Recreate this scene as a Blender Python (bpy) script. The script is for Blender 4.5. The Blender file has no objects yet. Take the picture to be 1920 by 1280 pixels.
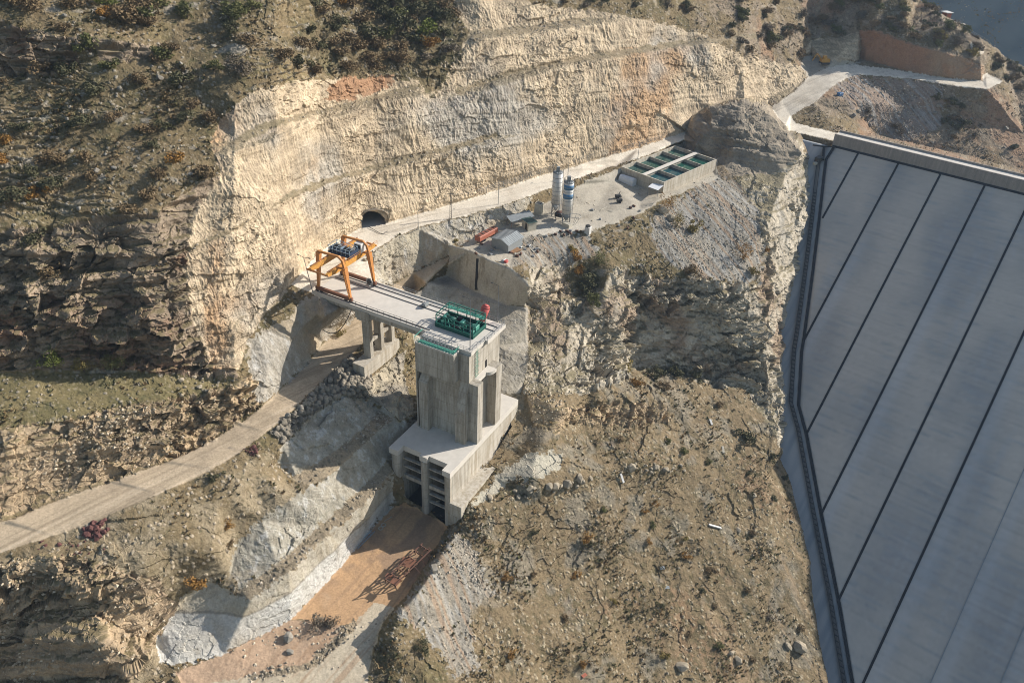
import bpy, math, random
import numpy as np
from mathutils import Matrix, Vector
from mathutils.geometry import delaunay_2d_cdt
rad = math.radians
rng = np.random.default_rng(7)
random.seed(7)
SC = bpy.context.scene
COL = SC.collection

# ------------------------------------------------------------------ camera
FPX, PITCH, ROLL = 1551.8, rad(33.877), rad(2.4465)
CAM = np.array([0., 0., 100.])
FW = np.array([0, math.cos(PITCH), -math.sin(PITCH)])
_d0 = np.array([0, -math.sin(PITCH), -math.cos(PITCH)]); _r0 = np.array([1., 0, 0])
RT = math.cos(ROLL)*_r0 - math.sin(ROLL)*_d0
DN = math.sin(ROLL)*_r0 + math.cos(ROLL)*_d0
cd = bpy.data.cameras.new('camera'); cam = bpy.data.objects.new('camera', cd); COL.objects.link(cam)
cd.sensor_width = 36; cd.lens = 36*FPX/1920; cd.clip_start = 1; cd.clip_end = 20000
m = Matrix.Identity(4)
for i in range(3):
    m[i][0], m[i][1], m[i][2], m[i][3] = RT[i], -DN[i], -FW[i], CAM[i]
cam.matrix_world = m
SC.camera = cam

# ------------------------------------------------------------------ light
SUN_AZ, SUN_EL = 68.0, 28.5
w = bpy.data.worlds.new('World'); SC.world = w; w.use_nodes = True
nt = w.node_tree; nt.nodes.clear()
sky = nt.nodes.new('ShaderNodeTexSky'); sky.sky_type = 'NISHITA'; sky.sun_disc = False
sky.sun_elevation = rad(SUN_EL); sky.sun_rotation = rad(SUN_AZ); sky.air_density = 1.2; sky.dust_density = 1.0
bg = nt.nodes.new('ShaderNodeBackground'); bg.inputs[1].default_value = 0.103
out = nt.nodes.new('ShaderNodeOutputWorld')
nt.links.new(sky.outputs[0], bg.inputs[0]); nt.links.new(bg.outputs[0], out.inputs[0])
sl = bpy.data.lights.new('sun', 'SUN'); sl.energy = 5.0; sl.angle = rad(0.5); sl.color = (1, 0.94, 0.87)
so = bpy.data.objects.new('sun', sl); COL.objects.link(so)
sdir = Vector((math.sin(rad(SUN_AZ))*math.cos(rad(SUN_EL)), math.cos(rad(SUN_AZ))*math.cos(rad(SUN_EL)), math.sin(rad(SUN_EL))))
so.rotation_euler = sdir.to_track_quat('Z', 'Y').to_euler()
SC.view_settings.view_transform = 'Standard'; SC.view_settings.look = 'None'
SC.cycles.pixel_filter_type = 'BLACKMAN_HARRIS'; SC.cycles.filter_width = 1.0
SC.view_settings.exposure = 0.45; SC.view_settings.gamma = 1

# ------------------------------------------------------------------ survey helpers
# real positions are recovered from the photograph by intersecting sight lines with known levels
def ray(u, v): return ((u-960)/FPX)*RT + ((v-640)/FPX)*DN + FW
def P(u, v, z):
    d = ray(u, v); return CAM + d*((z-CAM[2])/d[2])
def proj(wp):
    d = np.asarray(wp, float)-CAM; Z = d@FW
    return 960+FPX*(d@RT)/Z, 640+FPX*(d@DN)/Z, Z
def depth(u, v, z): return proj(P(u, v, z))[2]
def azv(d): return np.array([math.sin(rad(d)), math.cos(rad(d)), 0.])
AX, BX = azv(-62.11), azv(27.89)          # tower frame: along the bridge, across it
ORG = P(882.9, 660, 0)
def T(a, b, z): return ORG + AX*a + BX*b + np.array([0, 0, z])
CR = azv(-53.86); DS = azv(36.14); SLOPE = rad(34.55)    # dam crest direction, downstream direction
DP0 = P(1610, 286, 0); DUP = DS*math.cos(SLOPE)+np.array([0, 0, math.sin(SLOPE)]); DN_N = np.cross(CR, DUP)
if DN_N[2] < 0: DN_N = -DN_N
def damP(u, v, off=0.0):
    d = ray(u, v); t = ((DP0 - CAM)@DN_N + off)/(d@DN_N); return CAM + t*d

# ------------------------------------------------------------------ noise
_perm = np.random.default_rng(3).permutation(256); _perm = np.concatenate([_perm, _perm, _perm])
_g = np.random.default_rng(4).normal(size=(256, 3)); _g /= np.linalg.norm(_g, axis=1)[:, None]; _g = _g.astype(np.float32)
def perlin(p):
    p = np.asarray(p, np.float32)
    i = np.floor(p).astype(np.int32); fr = p - i; i &= 255
    s = fr*fr*fr*(fr*(fr*6-15)+10)
    res = 0
    for dx in (0, 1):
        wx = s[:, 0] if dx else 1-s[:, 0]
        for dy in (0, 1):
            wy = s[:, 1] if dy else 1-s[:, 1]
            for dz in (0, 1):
                wz = s[:, 2] if dz else 1-s[:, 2]
                h = _perm[_perm[_perm[(i[:, 0]+dx) & 255]+((i[:, 1]+dy) & 255)]+((i[:, 2]+dz) & 255)]
                g = _g[h]
                res = res + wx*wy*wz*(g[:, 0]*(fr[:, 0]-dx)+g[:, 1]*(fr[:, 1]-dy)+g[:, 2]*(fr[:, 2]-dz))
    return res*1.5
def fbm(p, octv=4, gain=0.5, ridge=False):
    a, s, t = 1., 0., 0.; p = np.asarray(p, np.float32)
    for k in range(octv):
        n = perlin(p*(2.03**k)+17.3*k)
        if ridge: n = 1-2*np.abs(n)
        s = s + a*n; t += a; a *= gain
    return s/t
_r3 = np.random.default_rng(9).random((256, 3)).astype(np.float32)
def worley(p):
    p = np.asarray(p, np.float32); i0 = np.floor(p).astype(np.int32); f1 = np.full(len(p), 9., np.float32); f2 = f1.copy(); cid = np.zeros(len(p), np.int32)
    for dx in (-1, 0, 1):
        for dy in (-1, 0, 1):
            for dz in (-1, 0, 1):
                c = i0+np.array([dx, dy, dz], np.int32); cc = c & 255
                h = _perm[_perm[_perm[cc[:, 0]]+cc[:, 1]]+cc[:, 2]]
                d = c+_r3[h]-p; d2 = (d*d).sum(1)
                nr_ = d2 < f1; f2 = np.where(nr_, f1, np.minimum(f2, d2)); cid = np.where(nr_, h, cid); f1 = np.where(nr_, d2, f1)
    return np.sqrt(f1), np.sqrt(f2), _r3[cid, 0]
_g3 = np.random.default_rng(15).normal(size=(256, 3)).astype(np.float32)
def facet(p, sc, slope=1.):
    """broken rock: every cell is a tilted plane"""
    q = np.asarray(p, np.float32)*np.asarray(sc, np.float32); i0 = np.floor(q).astype(np.int32); f1 = np.full(len(q), 9., np.float32); f2 = f1.copy(); val = np.zeros(len(q), np.float32)
    for dx in (-1, 0, 1):
        for dy in (-1, 0, 1):
            for dz in (-1, 0, 1):
                c = i0+np.array([dx, dy, dz], np.int32); cc = c & 255; h = _perm[_perm[_perm[cc[:, 0]]+cc[:, 1]]+cc[:, 2]]
                d = c+_r3[h]-q; d2 = (d*d).sum(1); nr_ = d2 < f1
                f2 = np.where(nr_, f1, np.minimum(f2, d2)); val = np.where(nr_, _r3[h, 1]-.5+slope*.35*(_g3[h]*d).sum(1), val); f1 = np.where(nr_, d2, f1)
    return val, np.sqrt(f2)-np.sqrt(f1)
def sstep(x, a, b):
    t = np.clip((x-a)/(b-a), 0, 1); return t*t*(3-2*t)

# ------------------------------------------------------------------ terrain survey points
CP = []            # (u, v, 1/depth)
def cp(u, v, z): CP.append((u, v, 1/depth(u, v, z)))
def cpd(u, v, Z): CP.append((u, v, 1/Z))
EDG = []
def ln(*q):
    i = len(CP)
    for r in q: cp(*r)
    EDG.extend((i+k, i+k+1) for k in range(len(q)-1))
def col(u, z0, v0, *steps):
    """profile up one column: start at row v0 level z0, then (row, slope degrees)"""
    cp(u, v0, z0); p = P(u, v0, z0)
    for v, s in steps:
        d = ray(u, v); hd = d[:2]/np.linalg.norm(d[:2]); k = d[2]/np.linalg.norm(d[:2]); t = math.tan(rad(s))
        r0 = np.linalg.norm(p[:2]-CAM[:2])
        r = (CAM[2]-p[2]+t*r0)/(t-k)
        p = np.array([hd[0]*r, hd[1]*r, CAM[2]+k*r])
        CP.append((u, v, 1/proj(p)[2]))
    return p
# left hillside, from the haul road upwards
col(-260, -19, 1072, (1062, 30), (930, 62), (850, 50), (740, 18), (500, 78), (455, 45), (120, 30), (60, 60), (-120, 30), (-260, 32))
col(-100, -17.5, 1018, (1008, 30), (890, 62), (820, 50), (715, 18), (490, 79), (440, 45), (140, 30), (60, 66), (-100, 30), (-260, 32))
col(0, -16, 980, (970, 30), (850, 66), (800, 40), (700, 16), (480, 80), (432, 45), (250, 29), (140, 32), (50, 70), (0, 28), (-130, 30), (-260, 32))
col(100, -15.7, 938, (930, 30), (815, 64), (775, 40), (692, 16), (480, 80), (425, 48), (260, 29), (135, 32), (60, 72), (0, 28), (-130, 30), (-260, 32))
col(200, -15.4, 905, (896, 30), (795, 62), (748, 34), (690, 16), (560, 82), (440, 70), (400, 45), (250, 29), (115, 34), (75, 62), (0, 28), (-130, 30), (-260, 32))
col(300, -15.1, 868, (861, 30), (765, 60), (740, 30), (700, 14), (560, 80), (440, 66), (395, 48), (220, 29), (90, 32), (0, 28), (-130, 30), (-260, 32))
col(390, -14.8, 827, (820, 30), (750, 60), (735, 20), (698, 12), (600, 74), (470, 64), (360, 56), (300, 46), (200, 30), (0, 28), (-130, 30), (-260, 32))
col(440, -14.6, 797, (790, 30), (728, 60), (692, 30), (620, 68), (470, 62), (350, 58), (285, 52), (262, 14), (205, 54), (180, 36), (0, 29), (-130, 30), (-260, 32))
# behind the gantry and along the upper road
cp(545, 532, .6); cp(500, 585, 0)
col(520, .8, 560, (470, 70), (380, 70), (352, 30), (255, 70), (232, 14), (168, 64), (150, 38), (0, 29), (-130, 30), (-260, 32))
col(600, .6, 470, (350, 72), (338, 25), (228, 68), (208, 12), (158, 64), (140, 40), (40, 30), (0, 40), (-130, 30), (-260, 32))
col(700, 0, 424, (325, 73), (310, 20), (200, 68), (180, 10), (150, 64), (130, 45), (0, 30), (-130, 32), (-260, 32))
col(790, 0, 400, (302, 73), (288, 20), (178, 66), (160, 12), (148, 55), (120, 40), (0, 32), (-130, 32), (-260, 32))
col(840, 0, 386, (290, 73), (272, 20), (215, 66), (180, 50), (130, 40), (60, 38), (0, 36), (-130, 32), (-260, 32))
col(900, 0, 367, (275, 74), (260, 20), (178, 66), (163, 12), (75, 62), (58, 12), (0, 48), (-130, 33), (-260, 32))
col(1000, 0, 334, (250, 74), (145, 64), (130, 10), (62, 60), (50, 10), (10, 48), (-130, 33), (-260, 32))
col(1100, 0, 305, (220, 72), (118, 64), (106, 10), (50, 60), (36, 14), (0, 40), (-130, 33), (-260, 32))
col(1200, 0, 276, (190, 72), (100, 62), (90, 10), (40, 56), (10, 44), (-130, 32), (-260, 32))
col(1285, 0, 246, (170, 70), (90, 60), (80, 10), (50, 52), (0, 36), (-130, 32), (-260, 32))
col(1330, 7, 197, (140, 66), (82, 58), (72, 12), (30, 40), (-130, 32), (-260, 32))
col(1395, 6.5, 186, (120, 52), (70, 40), (0, 34), (-130, 32), (-260, 32))
col(1440, 1, 196, (185, 30), (120, 50), (60, 38), (0, 34), (-130, 32), (-260, 32))
col(1490, 4, 167, (160, 20), (128, 42), (95, 30), (0, 31), (-130, 32), (-260, 32))
# quarry flat and brown cut on the hairpin
ln((1446, 200, 1), (1466, 189, 2.2), (1490, 170, 4), (1517, 144, 6), (1552, 127, 8), (1600, 121, 8.8), (1700, 135, 9), (1790, 149, 9), (1842, 153, 9.4))
ln((1459, 222, .6), (1482, 217, 1.2), (1500, 205, 2.6), (1528, 191, 4.2), (1560, 163, 6.5), (1585, 146, 7.8), (1612, 139, 8.5), (1700, 146, 9), (1800, 162, 9), (1850, 167, 9.2), (1878, 154, 9.8))
for q in [(1505, 110, 9), (1620, 114, 9.2), (1848, 140, 10.5)]: cp(*q)
col(1520, 9.5, 100, (80, 62), (40, 46), (-60, 40), (-200, 36))
col(1612, 9.5, 108, (62, 76), (50, 40), (0, 36), (-60, 35), (-200, 34))
col(1640, 9.5, 118, (60, 78), (52, 36), (0, 33), (-60, 33), (-200, 33))
col(1700, 9.5, 132, (82, 76), (72, 30), (0, 27))
col(1780, 9.5, 146, (103, 72), (92, 28), (48, 25))
col(1838, 9.8, 150, (128, 74), (115, 40), (78, 30))
for q in [(1724, 0, 25), (1790, 40, 19), (1885, 107, 13), (1922, 128, 9.5), (1990, 168, 6), (2180, 270, -4),
          (1900, 150, 7), (1960, 200, 2)]: cp(*q)
col(1722, 25, 0, (-60, 28), (-200, 25))
ln((545, 536, .6), (575, 504, .4), (602, 473, .2), (640, 448, 0), (676, 430, 0), (722, 421, 0), (795, 400, 0), (895, 369.5, 0), (995, 337, 0), (1095, 308, 0), (1195, 279, 0), (1283, 250, 0))
# road edges on the hairpin, slope below
ln((1490, 231, .8), (1535, 242, .5), (1572, 250, .2))
ln((1480, 243, .5), (1500, 250, .3), (1565, 265, 0))
for q in [(1600, 225, -1), (1640, 250, -7), (1720, 272, -9), (1800, 288, -10), (1920, 322, -12), (2050, 350, -14), (2180, 380, -16),
          (1600, 190, 3.5), (1700, 200, 1), (1800, 220, -1), (1920, 250, -5), (2060, 290, -9)]: cp(*q)
# upper road outer edge and the wall under it
UPO = [(690, 478, 0), (740, 447, 0), (785, 428, 0), (850, 411, 0), (935, 390, 0), (1000, 367, 0), (1085, 335, 0), (1180, 305, 0), (1240, 282, 0), (1283, 262, 0)]
ln(*UPO)
for q in [(600, 500, .2), (597, 553, -.4), (640, 470, 0), (660, 500, 0), (706, 531, -.4), (690, 490, -.4), (585, 545, -.4), (650, 540, -.3)]: cp(*q)
ln((735, 533, -11.8), (775, 511, -10.6), (800, 498, -9.9), (839, 483, -8.7))
ln(*[(850, 453, -4.4), (900, 440, -4.5), (940, 428, -4.5), (985, 405, -4), (1010, 388, -3.6), (1085, 348, -2.5)])
# abutment wall left of the bridge and the haul road under it
for q in [(484, 626, -3), (546, 596, -3), (563, 566, -1.5), (470, 640, -4), (568, 612, -6), (462, 690, -8), (500, 690, -9)]: cp(*q)
ln(*[(490, 762, -14.3), (520, 735, -14.3), (560, 697, -14.3), (592, 662, -14.3), (604, 643, -14.3), (640, 612, -14.2), (664, 596, -13.9), (700, 566, -13.2)])
for q in [(595, 588, -3), (610, 592, -2), (640, 576, -3), (664, 575, -8), (600, 618, -9)]: cp(*q)
ln(*[(-260, 1140, -19), (-100, 1082, -17.5), (0, 1036, -16), (100, 1003, -15.8), (200, 968, -15.5), (300, 925, -15.2), (400, 878, -14.9), (450, 848, -14.8), (500, 810, -14.6), (535, 781, -14.5), (600, 718, -14.4), (635, 684, -14.4), (662, 660, -14.4), (700, 622, -14.2), (760, 566, -13.1), (800, 530, -11.3), (834, 499, -9.1)])
# footing pad and rock spur beside it
for q in [(680, 692, -16.6), (702, 707, -18), (747, 666, -18), (755, 640, -15), (740, 610, -13.8), (700, 650, -13.7), (762, 657, -17.8), (752, 700, -20), (690, 752, -21.5), (705, 748, -21), (735, 720, -20), (780, 772, -22.5), (755, 785, -23), (720, 760, -22)]: cp(*q)
# pit left of the tower
for q in [(758, 802, -25.5), (788, 786, -26.5), (775, 700, -22), (770, 650, -18), (765, 610, -14.5), (742, 850, -30)]: cp(*q)
# yard wall, ledge and pit slopes behind the tower
ln((845, 459, -4), (880, 470, -4), (915, 487, -4), (960, 505, -4.5), (990, 533, -6))
ln((837, 516, -14.2), (890, 546, -14.2), (952, 573, -14.4), (988, 574, -14))
ln((815, 522, -14.4), (852, 539, -14.4), (915, 564, -14.6), (950, 577, -14.8), (990, 585, -15))
for q in [(780, 545, -16), (900, 640, -19), (930, 650, -19.5), (988, 668, -20), (800, 600, -18), (945, 738, -24.2), (975, 735, -24), (992, 690, -21), (930, 657, -20)]: cp(*q)
# tower interior (removed later)
for q in [(830, 700, -26), (880, 800, -30), (800, 860, -34), (800, 950, -41.6), (920, 760, -26)]: cp(*q)
# left bank tiers above the basin
for q in [(600, 768, -17.5), (640, 742, -17), (680, 722, -17), (530, 836, -17.5), (560, 800, -17.3)]: cp(*q)
for q in [(575, 918, -23.4), (540, 938, -23), (618, 902, -24.5), (490, 975, -25), (442, 1020, -28), (430, 1075, -31.5)]: cp(*q)
ln((725, 868, -30), (652, 940, -30.4), (600, 985, -30.6), (520, 1057, -31), (450, 1105, -32.3))
ln((735, 885, -30.5), (684, 945, -30.5), (612, 1003, -30.8), (540, 1070, -31.2), (470, 1124, -33.0))
ln((732, 950, -41.4), (700, 990, -41.5), (670, 1024, -41.5), (640, 1060, -41.5), (590, 1115, -41.5), (545, 1160, -41.5), (500, 1185, -41.5), (420, 1225, -41.3), (330, 1248, -40.5), (300, 1240, -40))
ln((528, 876, -21.6), (556, 893, -22.6), (600, 868, -22.6), (655, 830, -22.8), (690, 795, -23), (706, 772, -23.4))
ln((545, 900, -22.9), (578, 905, -23), (612, 893, -23.1), (668, 842, -23.3), (705, 806, -23.6), (740, 788, -24))
for q in [(350, 1118, -34), (390, 1096, -32.5), (310, 1170, -37.3), (290, 1205, -39.5), (460, 1145, -34.8), (400, 1170, -37.8)]: cp(*q)
# slope between haul road and the tiers
for q in [(350, 960, -18), (300, 1010, -19), (420, 930, -18), (480, 870, -17), (400, 1030, -24), (330, 1060, -25), (250, 1020, -18.5), (200, 1000, -17), (140, 1010, -16.8)]: cp(*q)
# bottom left bluffs
for q in [(0, 1062, -17.5), (80, 1040, -17), (160, 1050, -18), (0, 1085, -19), (70, 1070, -19), (140, 1085, -20), (0, 1165, -29), (60, 1150, -28.5), (110, 1135, -28), (160, 1130, -28), (190, 1160, -29), (220, 1110, -24), (260, 1090, -23),
          (0, 1190, -30), (100, 1195, -30.5), (200, 1200, -31), (240, 1230, -34), (0, 1215, -32), (100, 1225, -33), (200, 1235, -34), (0, 1275, -40), (100, 1270, -40), (200, 1262, -40), (250, 1262, -40),
          (-260, 1240, -25), (-260, 1400, -40), (-100, 1130, -20), (-100, 1230, -30), (-100, 1300, -40)]: cp(*q)
# basin floor and lane
for q in [(836, 990, -41.6), (770, 1000, -41.6), (800, 1055, -41.6), (765, 1112, -41.6), (740, 1140, -41.8), (720, 1160, -42), (700, 1215, -42), (690, 1270, -42), (640, 1180, -41.9), (600, 1200, -42), (500, 1260, -42), (350, 1270, -41.6), (300, 1275, -41.2), (560, 1290, -42.2), (680, 1300, -42.2), (-260, 1530, -42), (300, 1530, -44), (650, 1530, -45)]: cp(*q)
# bank right of the basin
ln(*[(866, 965, -36), (858, 990, -36.8), (815, 1060, -37), (790, 1098, -36.5), (775, 1122, -36), (745, 1150, -36.5), (735, 1178, -38), (745, 1220, -40), (720, 1262, -41)])
# big slope on the right
for q in [(880, 945, -33.5), (925, 895, -33.2), (960, 850, -32.5), (995, 800, -30.5), (992, 765, -27), (985, 742, -24.4), (1010, 745, -24.5)]: cp(*q)
for q in [(1000, 870, -31), (1020, 820, -29), (900, 960, -35), (1000, 940, -36.5), (1100, 905, -38), (1200, 885, -41), (1290, 880, -45), (1000, 925, -34), (1100, 893, -36.5), (1200, 872, -39.5)]: cp(*q)
for q in [(1040, 800, -30), (1100, 780, -33.5), (1140, 800, -36), (1250, 780, -41), (1050, 770, -27), (1130, 755, -31), (1240, 755, -38), (1100, 720, -29), (1150, 735, -31.5)]: cp(*q)
for q in [(900, 1050, -40), (1000, 1050, -45), (1200, 1050, -54), (1350, 1050, -61), (1450, 1050, -66), (1350, 900, -50), (1430, 900, -56), (840, 1150, -42), (800, 1280, -43), (900, 1280, -48), (1050, 1280, -57), (1200, 1280, -66), (1400, 1280, -77), (860, 1530, -50), (1200, 1530, -72), (1450, 1530, -86), (1640, 1530, -96)]: cp(*q)
# cliff under the yard
for q in [(1180, 520, -13), (1250, 526, -14), (1330, 532, -15.5), (1420, 540, -19), (1200, 552, -17), (1320, 560, -20), (1415, 570, -23), (1195, 600, -25), (1320, 620, -29), (1410, 640, -33),
          (1190, 685, -37), (1250, 692, -40), (1340, 705, -43), (1400, 722, -45), (1440, 765, -49)]: cp(*q)
for q in [(1010, 470, -5), (1050, 470, -6), (1100, 480, -8), (1140, 490, -9), (1060, 520, -12), (1100, 560, -17), (1130, 560, -14), (1150, 600, -19), (1020, 560, -13.5), (1000, 600, -15.5), (1030, 640, -19), (1080, 600, -18), (1150, 640, -25), (1000, 640, -20), (1060, 690, -24), (1150, 680, -30), (1010, 700, -22.5), (1100, 660, -24)]: cp(*q)
for q in [(1000, 440, -4), (1060, 432, -4), (1100, 430, -4), (1150, 415, -4), (1200, 400, -4), (1240, 372, -3.5), (1300, 350, -4), (1343, 330, -4), (1110, 400, -4), (1150, 340, -3.2), (1156, 310, -2.6), (1062, 420, -4), (1010, 415, -4), (960, 440, -4), (900, 458, -4),
          (1250, 400, -6), (1300, 420, -9), (1340, 460, -12), (1200, 440, -7), (1250, 470, -10), (1150, 450, -6.5), (1400, 480, -14), (1380, 420, -9), (1390, 360, -6)]: cp(*q)
for q in [(1200, 322, -4.7), (1246, 302, -4.7), (1290, 305, -4.7), (1246, 325, -4.7), (1320, 300, -4.7), (1180, 316, -4.6), (1246, 285, -4.6)]: cp(*q)
# knob and spur beside the dam
for q in [(1280, 272, -2.5), (1287, 243, 1.5), (1300, 226, 5), (1332, 204, 9), (1360, 197, 10.5), (1392, 192, 11.5), (1428, 202, 10.5), (1450, 224, 8), (1470, 243, 5.5), (1340, 292, -2.5), (1298, 218, 4.3), (1311, 210, 5), (1321, 203, 6), (1345, 196, 6.3), (1374, 187, 6.3), (1412, 187.5, 4.2), (1436, 195, 2), (1308, 268, 1), (1375, 300, -1.5), (1375, 245, 6.5), (1405, 250, 6), (1440, 275, 3), (1420, 325, -4), (1490, 268, 3.5), (1335, 240, 6), (1505, 290, 1), (1470, 330, -4)]: cp(*q)
SP = [(1510, 310, 3), (1512, 340, 4), (1505, 420, 5), (1488, 500, 5), (1478, 560, 5), (1466, 640, 5), (1464, 700, 5), (1470, 760, 5), (1466, 850, 5.5), (1490, 950, 6), (1518, 1050, 7), (1520, 1120, 7), (1535, 1200, 7), (1552, 1290, 8), (1600, 1530, 10)]
for u, v, o in SP:
    Zd = proj(damP(u, v))[2]; cpd(u, v, Zd-o); cpd(u+5, v, Zd+5)
for q in [(1440, 420, -10), (1440, 520, -20), (1450, 580, -27), (1440, 640, -34), (1445, 700, -41), (1460, 800, -50), (1440, 850, -52)]: cp(*q)
# ground under the dam
for q in [(1530, 300), (1570, 268), (1540, 500), (1530, 700), (1560, 900), (1600, 1100), (1650, 1300), (1700, 300), (1800, 330), (1920, 362), (2180, 440), (1700, 700), (1900, 900), (2180, 800), (1900, 1300), (2180, 1530), (1720, 1530), (2180, 1200)]:
    cpd(q[0], q[1], proj(damP(*q))[2]+9)

# ------------------------------------------------------------------ terrain grid
STEP = 1.6
def axis(a, b, lo, hi, s):
    mid = np.arange(a, b+.1, s)
    g = []; x, d = a, s
    while x > lo: d *= 1.12; x -= d; g.append(x)
    h = []; x, d = b, s
    while x < hi: d *= 1.12; x += d; h.append(x)
    r = np.concatenate([np.array(g)[::-1], mid, np.array(h)]); return np.clip(r, lo, hi)
US = axis(-15, 1935, -255, 2175, STEP); VS = axis(-15, 1295, -195, 1525, STEP)
NU, NV = len(US), len(VS)
UU, VV = np.meshgrid(US, VS)
cpa = np.array(CP)
vo, _, tris, orig, _, _ = delaunay_2d_cdt([Vector((c[0], c[1])) for c in CP], EDG, [], 0, 1e-4)
vw = np.array([np.mean(cpa[o, 2]) if len(o) else np.nan for o in orig]); print('crossings', np.isnan(vw).sum(), [tuple(p) for p, x in zip(vo, vw) if x != x])
inv = np.full(UU.shape, np.nan)
vo = np.array([(p.x, p.y) for p in vo])
for t in tris:
    a, b, c = vo[t[0]], vo[t[1]], vo[t[2]]
    i0, i1 = np.searchsorted(US, min(a[0], b[0], c[0])-1e-6), np.searchsorted(US, max(a[0], b[0], c[0])+1e-6)
    j0, j1 = np.searchsorted(VS, min(a[1], b[1], c[1])-1e-6), np.searchsorted(VS, max(a[1], b[1], c[1])+1e-6)
    if i1 <= i0 or j1 <= j0: continue
    X, Y = UU[j0:j1, i0:i1], VV[j0:j1, i0:i1]
    den = (b[1]-c[1])*(a[0]-c[0])+(c[0]-b[0])*(a[1]-c[1])
    if abs(den) < 1e-9: continue
    l0 = ((b[1]-c[1])*(X-c[0])+(c[0]-b[0])*(Y-c[1]))/den
    l1 = ((c[1]-a[1])*(X-c[0])+(a[0]-c[0])*(Y-c[1]))/den
    l2 = 1-l0-l1
    ok = (l0 > -1e-6) & (l1 > -1e-6) & (l2 > -1e-6)
    sub = inv[j0:j1, i0:i1]; sub[ok] = (l0*vw[t[0]]+l1*vw[t[1]]+l2*vw[t[2]])[ok]
bad = np.isnan(inv)
print('unfilled', bad.sum())
for k in range(80):
    bad = np.isnan(inv)
    if not bad.any(): break
    for sh in ((0, 1), (0, -1), (1, 0), (-1, 0)):
        r = np.roll(inv, sh, (0, 1)); inv[bad & np.isnan(inv)] = r[bad & np.isnan(inv)]
def blur(a, r):
    k = 2*r+1
    for ax in (0, 1):
        p = np.pad(a, [(r+1, r) if i == ax else (0, 0) for i in range(2)], mode='edge')
        c = np.cumsum(p, ax)
        a = (np.take(c, range(k, c.shape[ax]), ax)-np.take(c, range(0, c.shape[ax]-k), ax))/k
    return a

# ------------------------------------------------------------------ regions (outlines of each kind of ground)
REG = {}; RNAME = ['hill']
RM = np.zeros(UU.shape, np.uint8)
jn = rng.normal(size=(2, NV, NU)).astype(np.float32)
jit = [blur(j, 2)*9 for j in jn]
def inside(poly, X, Y):
    r = np.zeros(X.shape, bool); n = len(poly)
    for k in range(n):
        (x1, y1), (x2, y2) = poly[k], poly[(k+1) % n]
        if y1 == y2: continue
        c = ((Y < y1) != (Y < y2)) & (X < (x2-x1)*(Y-y1)/(y2-y1)+x1); r ^= c
    return r
def region(name, poly, rough=1.0):
    if name not in RNAME: RNAME.append(name)
    p = np.array(poly); i0, i1 = np.searchsorted(US, p[:, 0].min()-8), np.searchsorted(US, p[:, 0].max()+8)
    j0, j1 = np.searchsorted(VS, p[:, 1].min()-8), np.searchsorted(VS, p[:, 1].max()+8)
    s = np.s_[j0:j1, i0:i1]
    msk = inside([tuple(q) for q in poly], UU[s]+jit[0][s]*rough, VV[s]+jit[1][s]*rough)
    RM[s][msk] = RNAME.index(name)
region('cliff', [(-270, 470), (0, 432), (100, 425), (200, 400), (300, 395), (380, 340), (415, 330), (345, 500), (360, 600), (440, 690), (440, 715), (300, 702), (200, 692), (0, 700), (-270, 745)])
region('cliff', [(-270, 60), (0, 40), (60, 60), (150, 72), (150, 125), (100, 145), (0, 140), (-270, 120)], 1.5)
region('cliff', [(165, 68), (290, 90), (300, 115), (190, 118)], 1.5)
region('cut', [(395, 270), (412, 222), (470, 172), (560, 152), (640, 148), (700, 142), (790, 148), (822, 175), (850, 120), (880, 60), (850, 10), (860, -60), (960, -60), (1000, 8), (1130, 22), (1270, 50), (1330, 72), (1390, 105), (1500, 125), (1515, 150), (1490, 172), (1440, 202), (1330, 203), (1290, 240), (1285, 248), (1200, 278), (1100, 307), (1000, 336), (900, 369), (800, 399), (722, 422), (676, 430), (640, 447), (600, 472), (575, 502), (545, 534), (500, 588), (470, 628), (440, 695), (400, 690), (360, 600), (345, 500), (365, 400), (415, 330)])
region('bluff', [(-270, 1075), (0, 980), (100, 936), (200, 903), (300, 866), (400, 820), (450, 788), (490, 758), (470, 700), (430, 720), (330, 745), (230, 760), (120, 790), (0, 800), (-270, 870)], 1.5)
region('bluff', [(-270, 1130), (0, 1058), (80, 1036), (170, 1050), (300, 1090), (340, 1150), (290, 1205), (250, 1270), (250, 1540), (-270, 1540)], 1.5)
region('bluff', [(985, 740), (1010, 742), (1080, 765), (1130, 755), (1245, 757), (1255, 790), (1150, 805), (1080, 790), (1040, 815), (1000, 800)], 1.5)
region('rockface', [(985, 530), (1010, 470), (1060, 500), (1075, 560), (1130, 540), (1150, 500), (1200, 516), (1330, 526), (1420, 535), (1430, 470), (1420, 400), (1375, 330), (1345, 300), (1275, 280), (1285, 235), (1330, 200), (1395, 188), (1445, 200), (1480, 235), (1520, 290), (1520, 420), (1490, 560), (1480, 760), (1478, 860), (1440, 800), (1400, 730), (1300, 712), (1190, 692), (1160, 720), (1090, 740), (1000, 735), (975, 735), (992, 690)], 1.2)
region('knob', [(1275, 280), (1285, 235), (1330, 200), (1395, 188), (1445, 200), (1480, 235), (1505, 285), (1450, 330), (1375, 330), (1345, 300)], 1)
region('greyslope', [(1340, 325), (1385, 345), (1420, 400), (1430, 470), (1420, 530), (1300, 520), (1240, 480), (1215, 430), (1240, 390), (1300, 355)], 2)
region('greyslope', [(845, 1000), (880, 1010), (900, 1060), (930, 1110), (880, 1140), (900, 1250), (860, 1270), (790, 1180), (740, 1150), (790, 1095)], 2.5)
region('greyslope', [(880, 420), (1000, 435), (1100, 440), (1130, 470), (1060, 500), (1000, 500), (960, 500), (850, 458)], 1.5)
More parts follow.
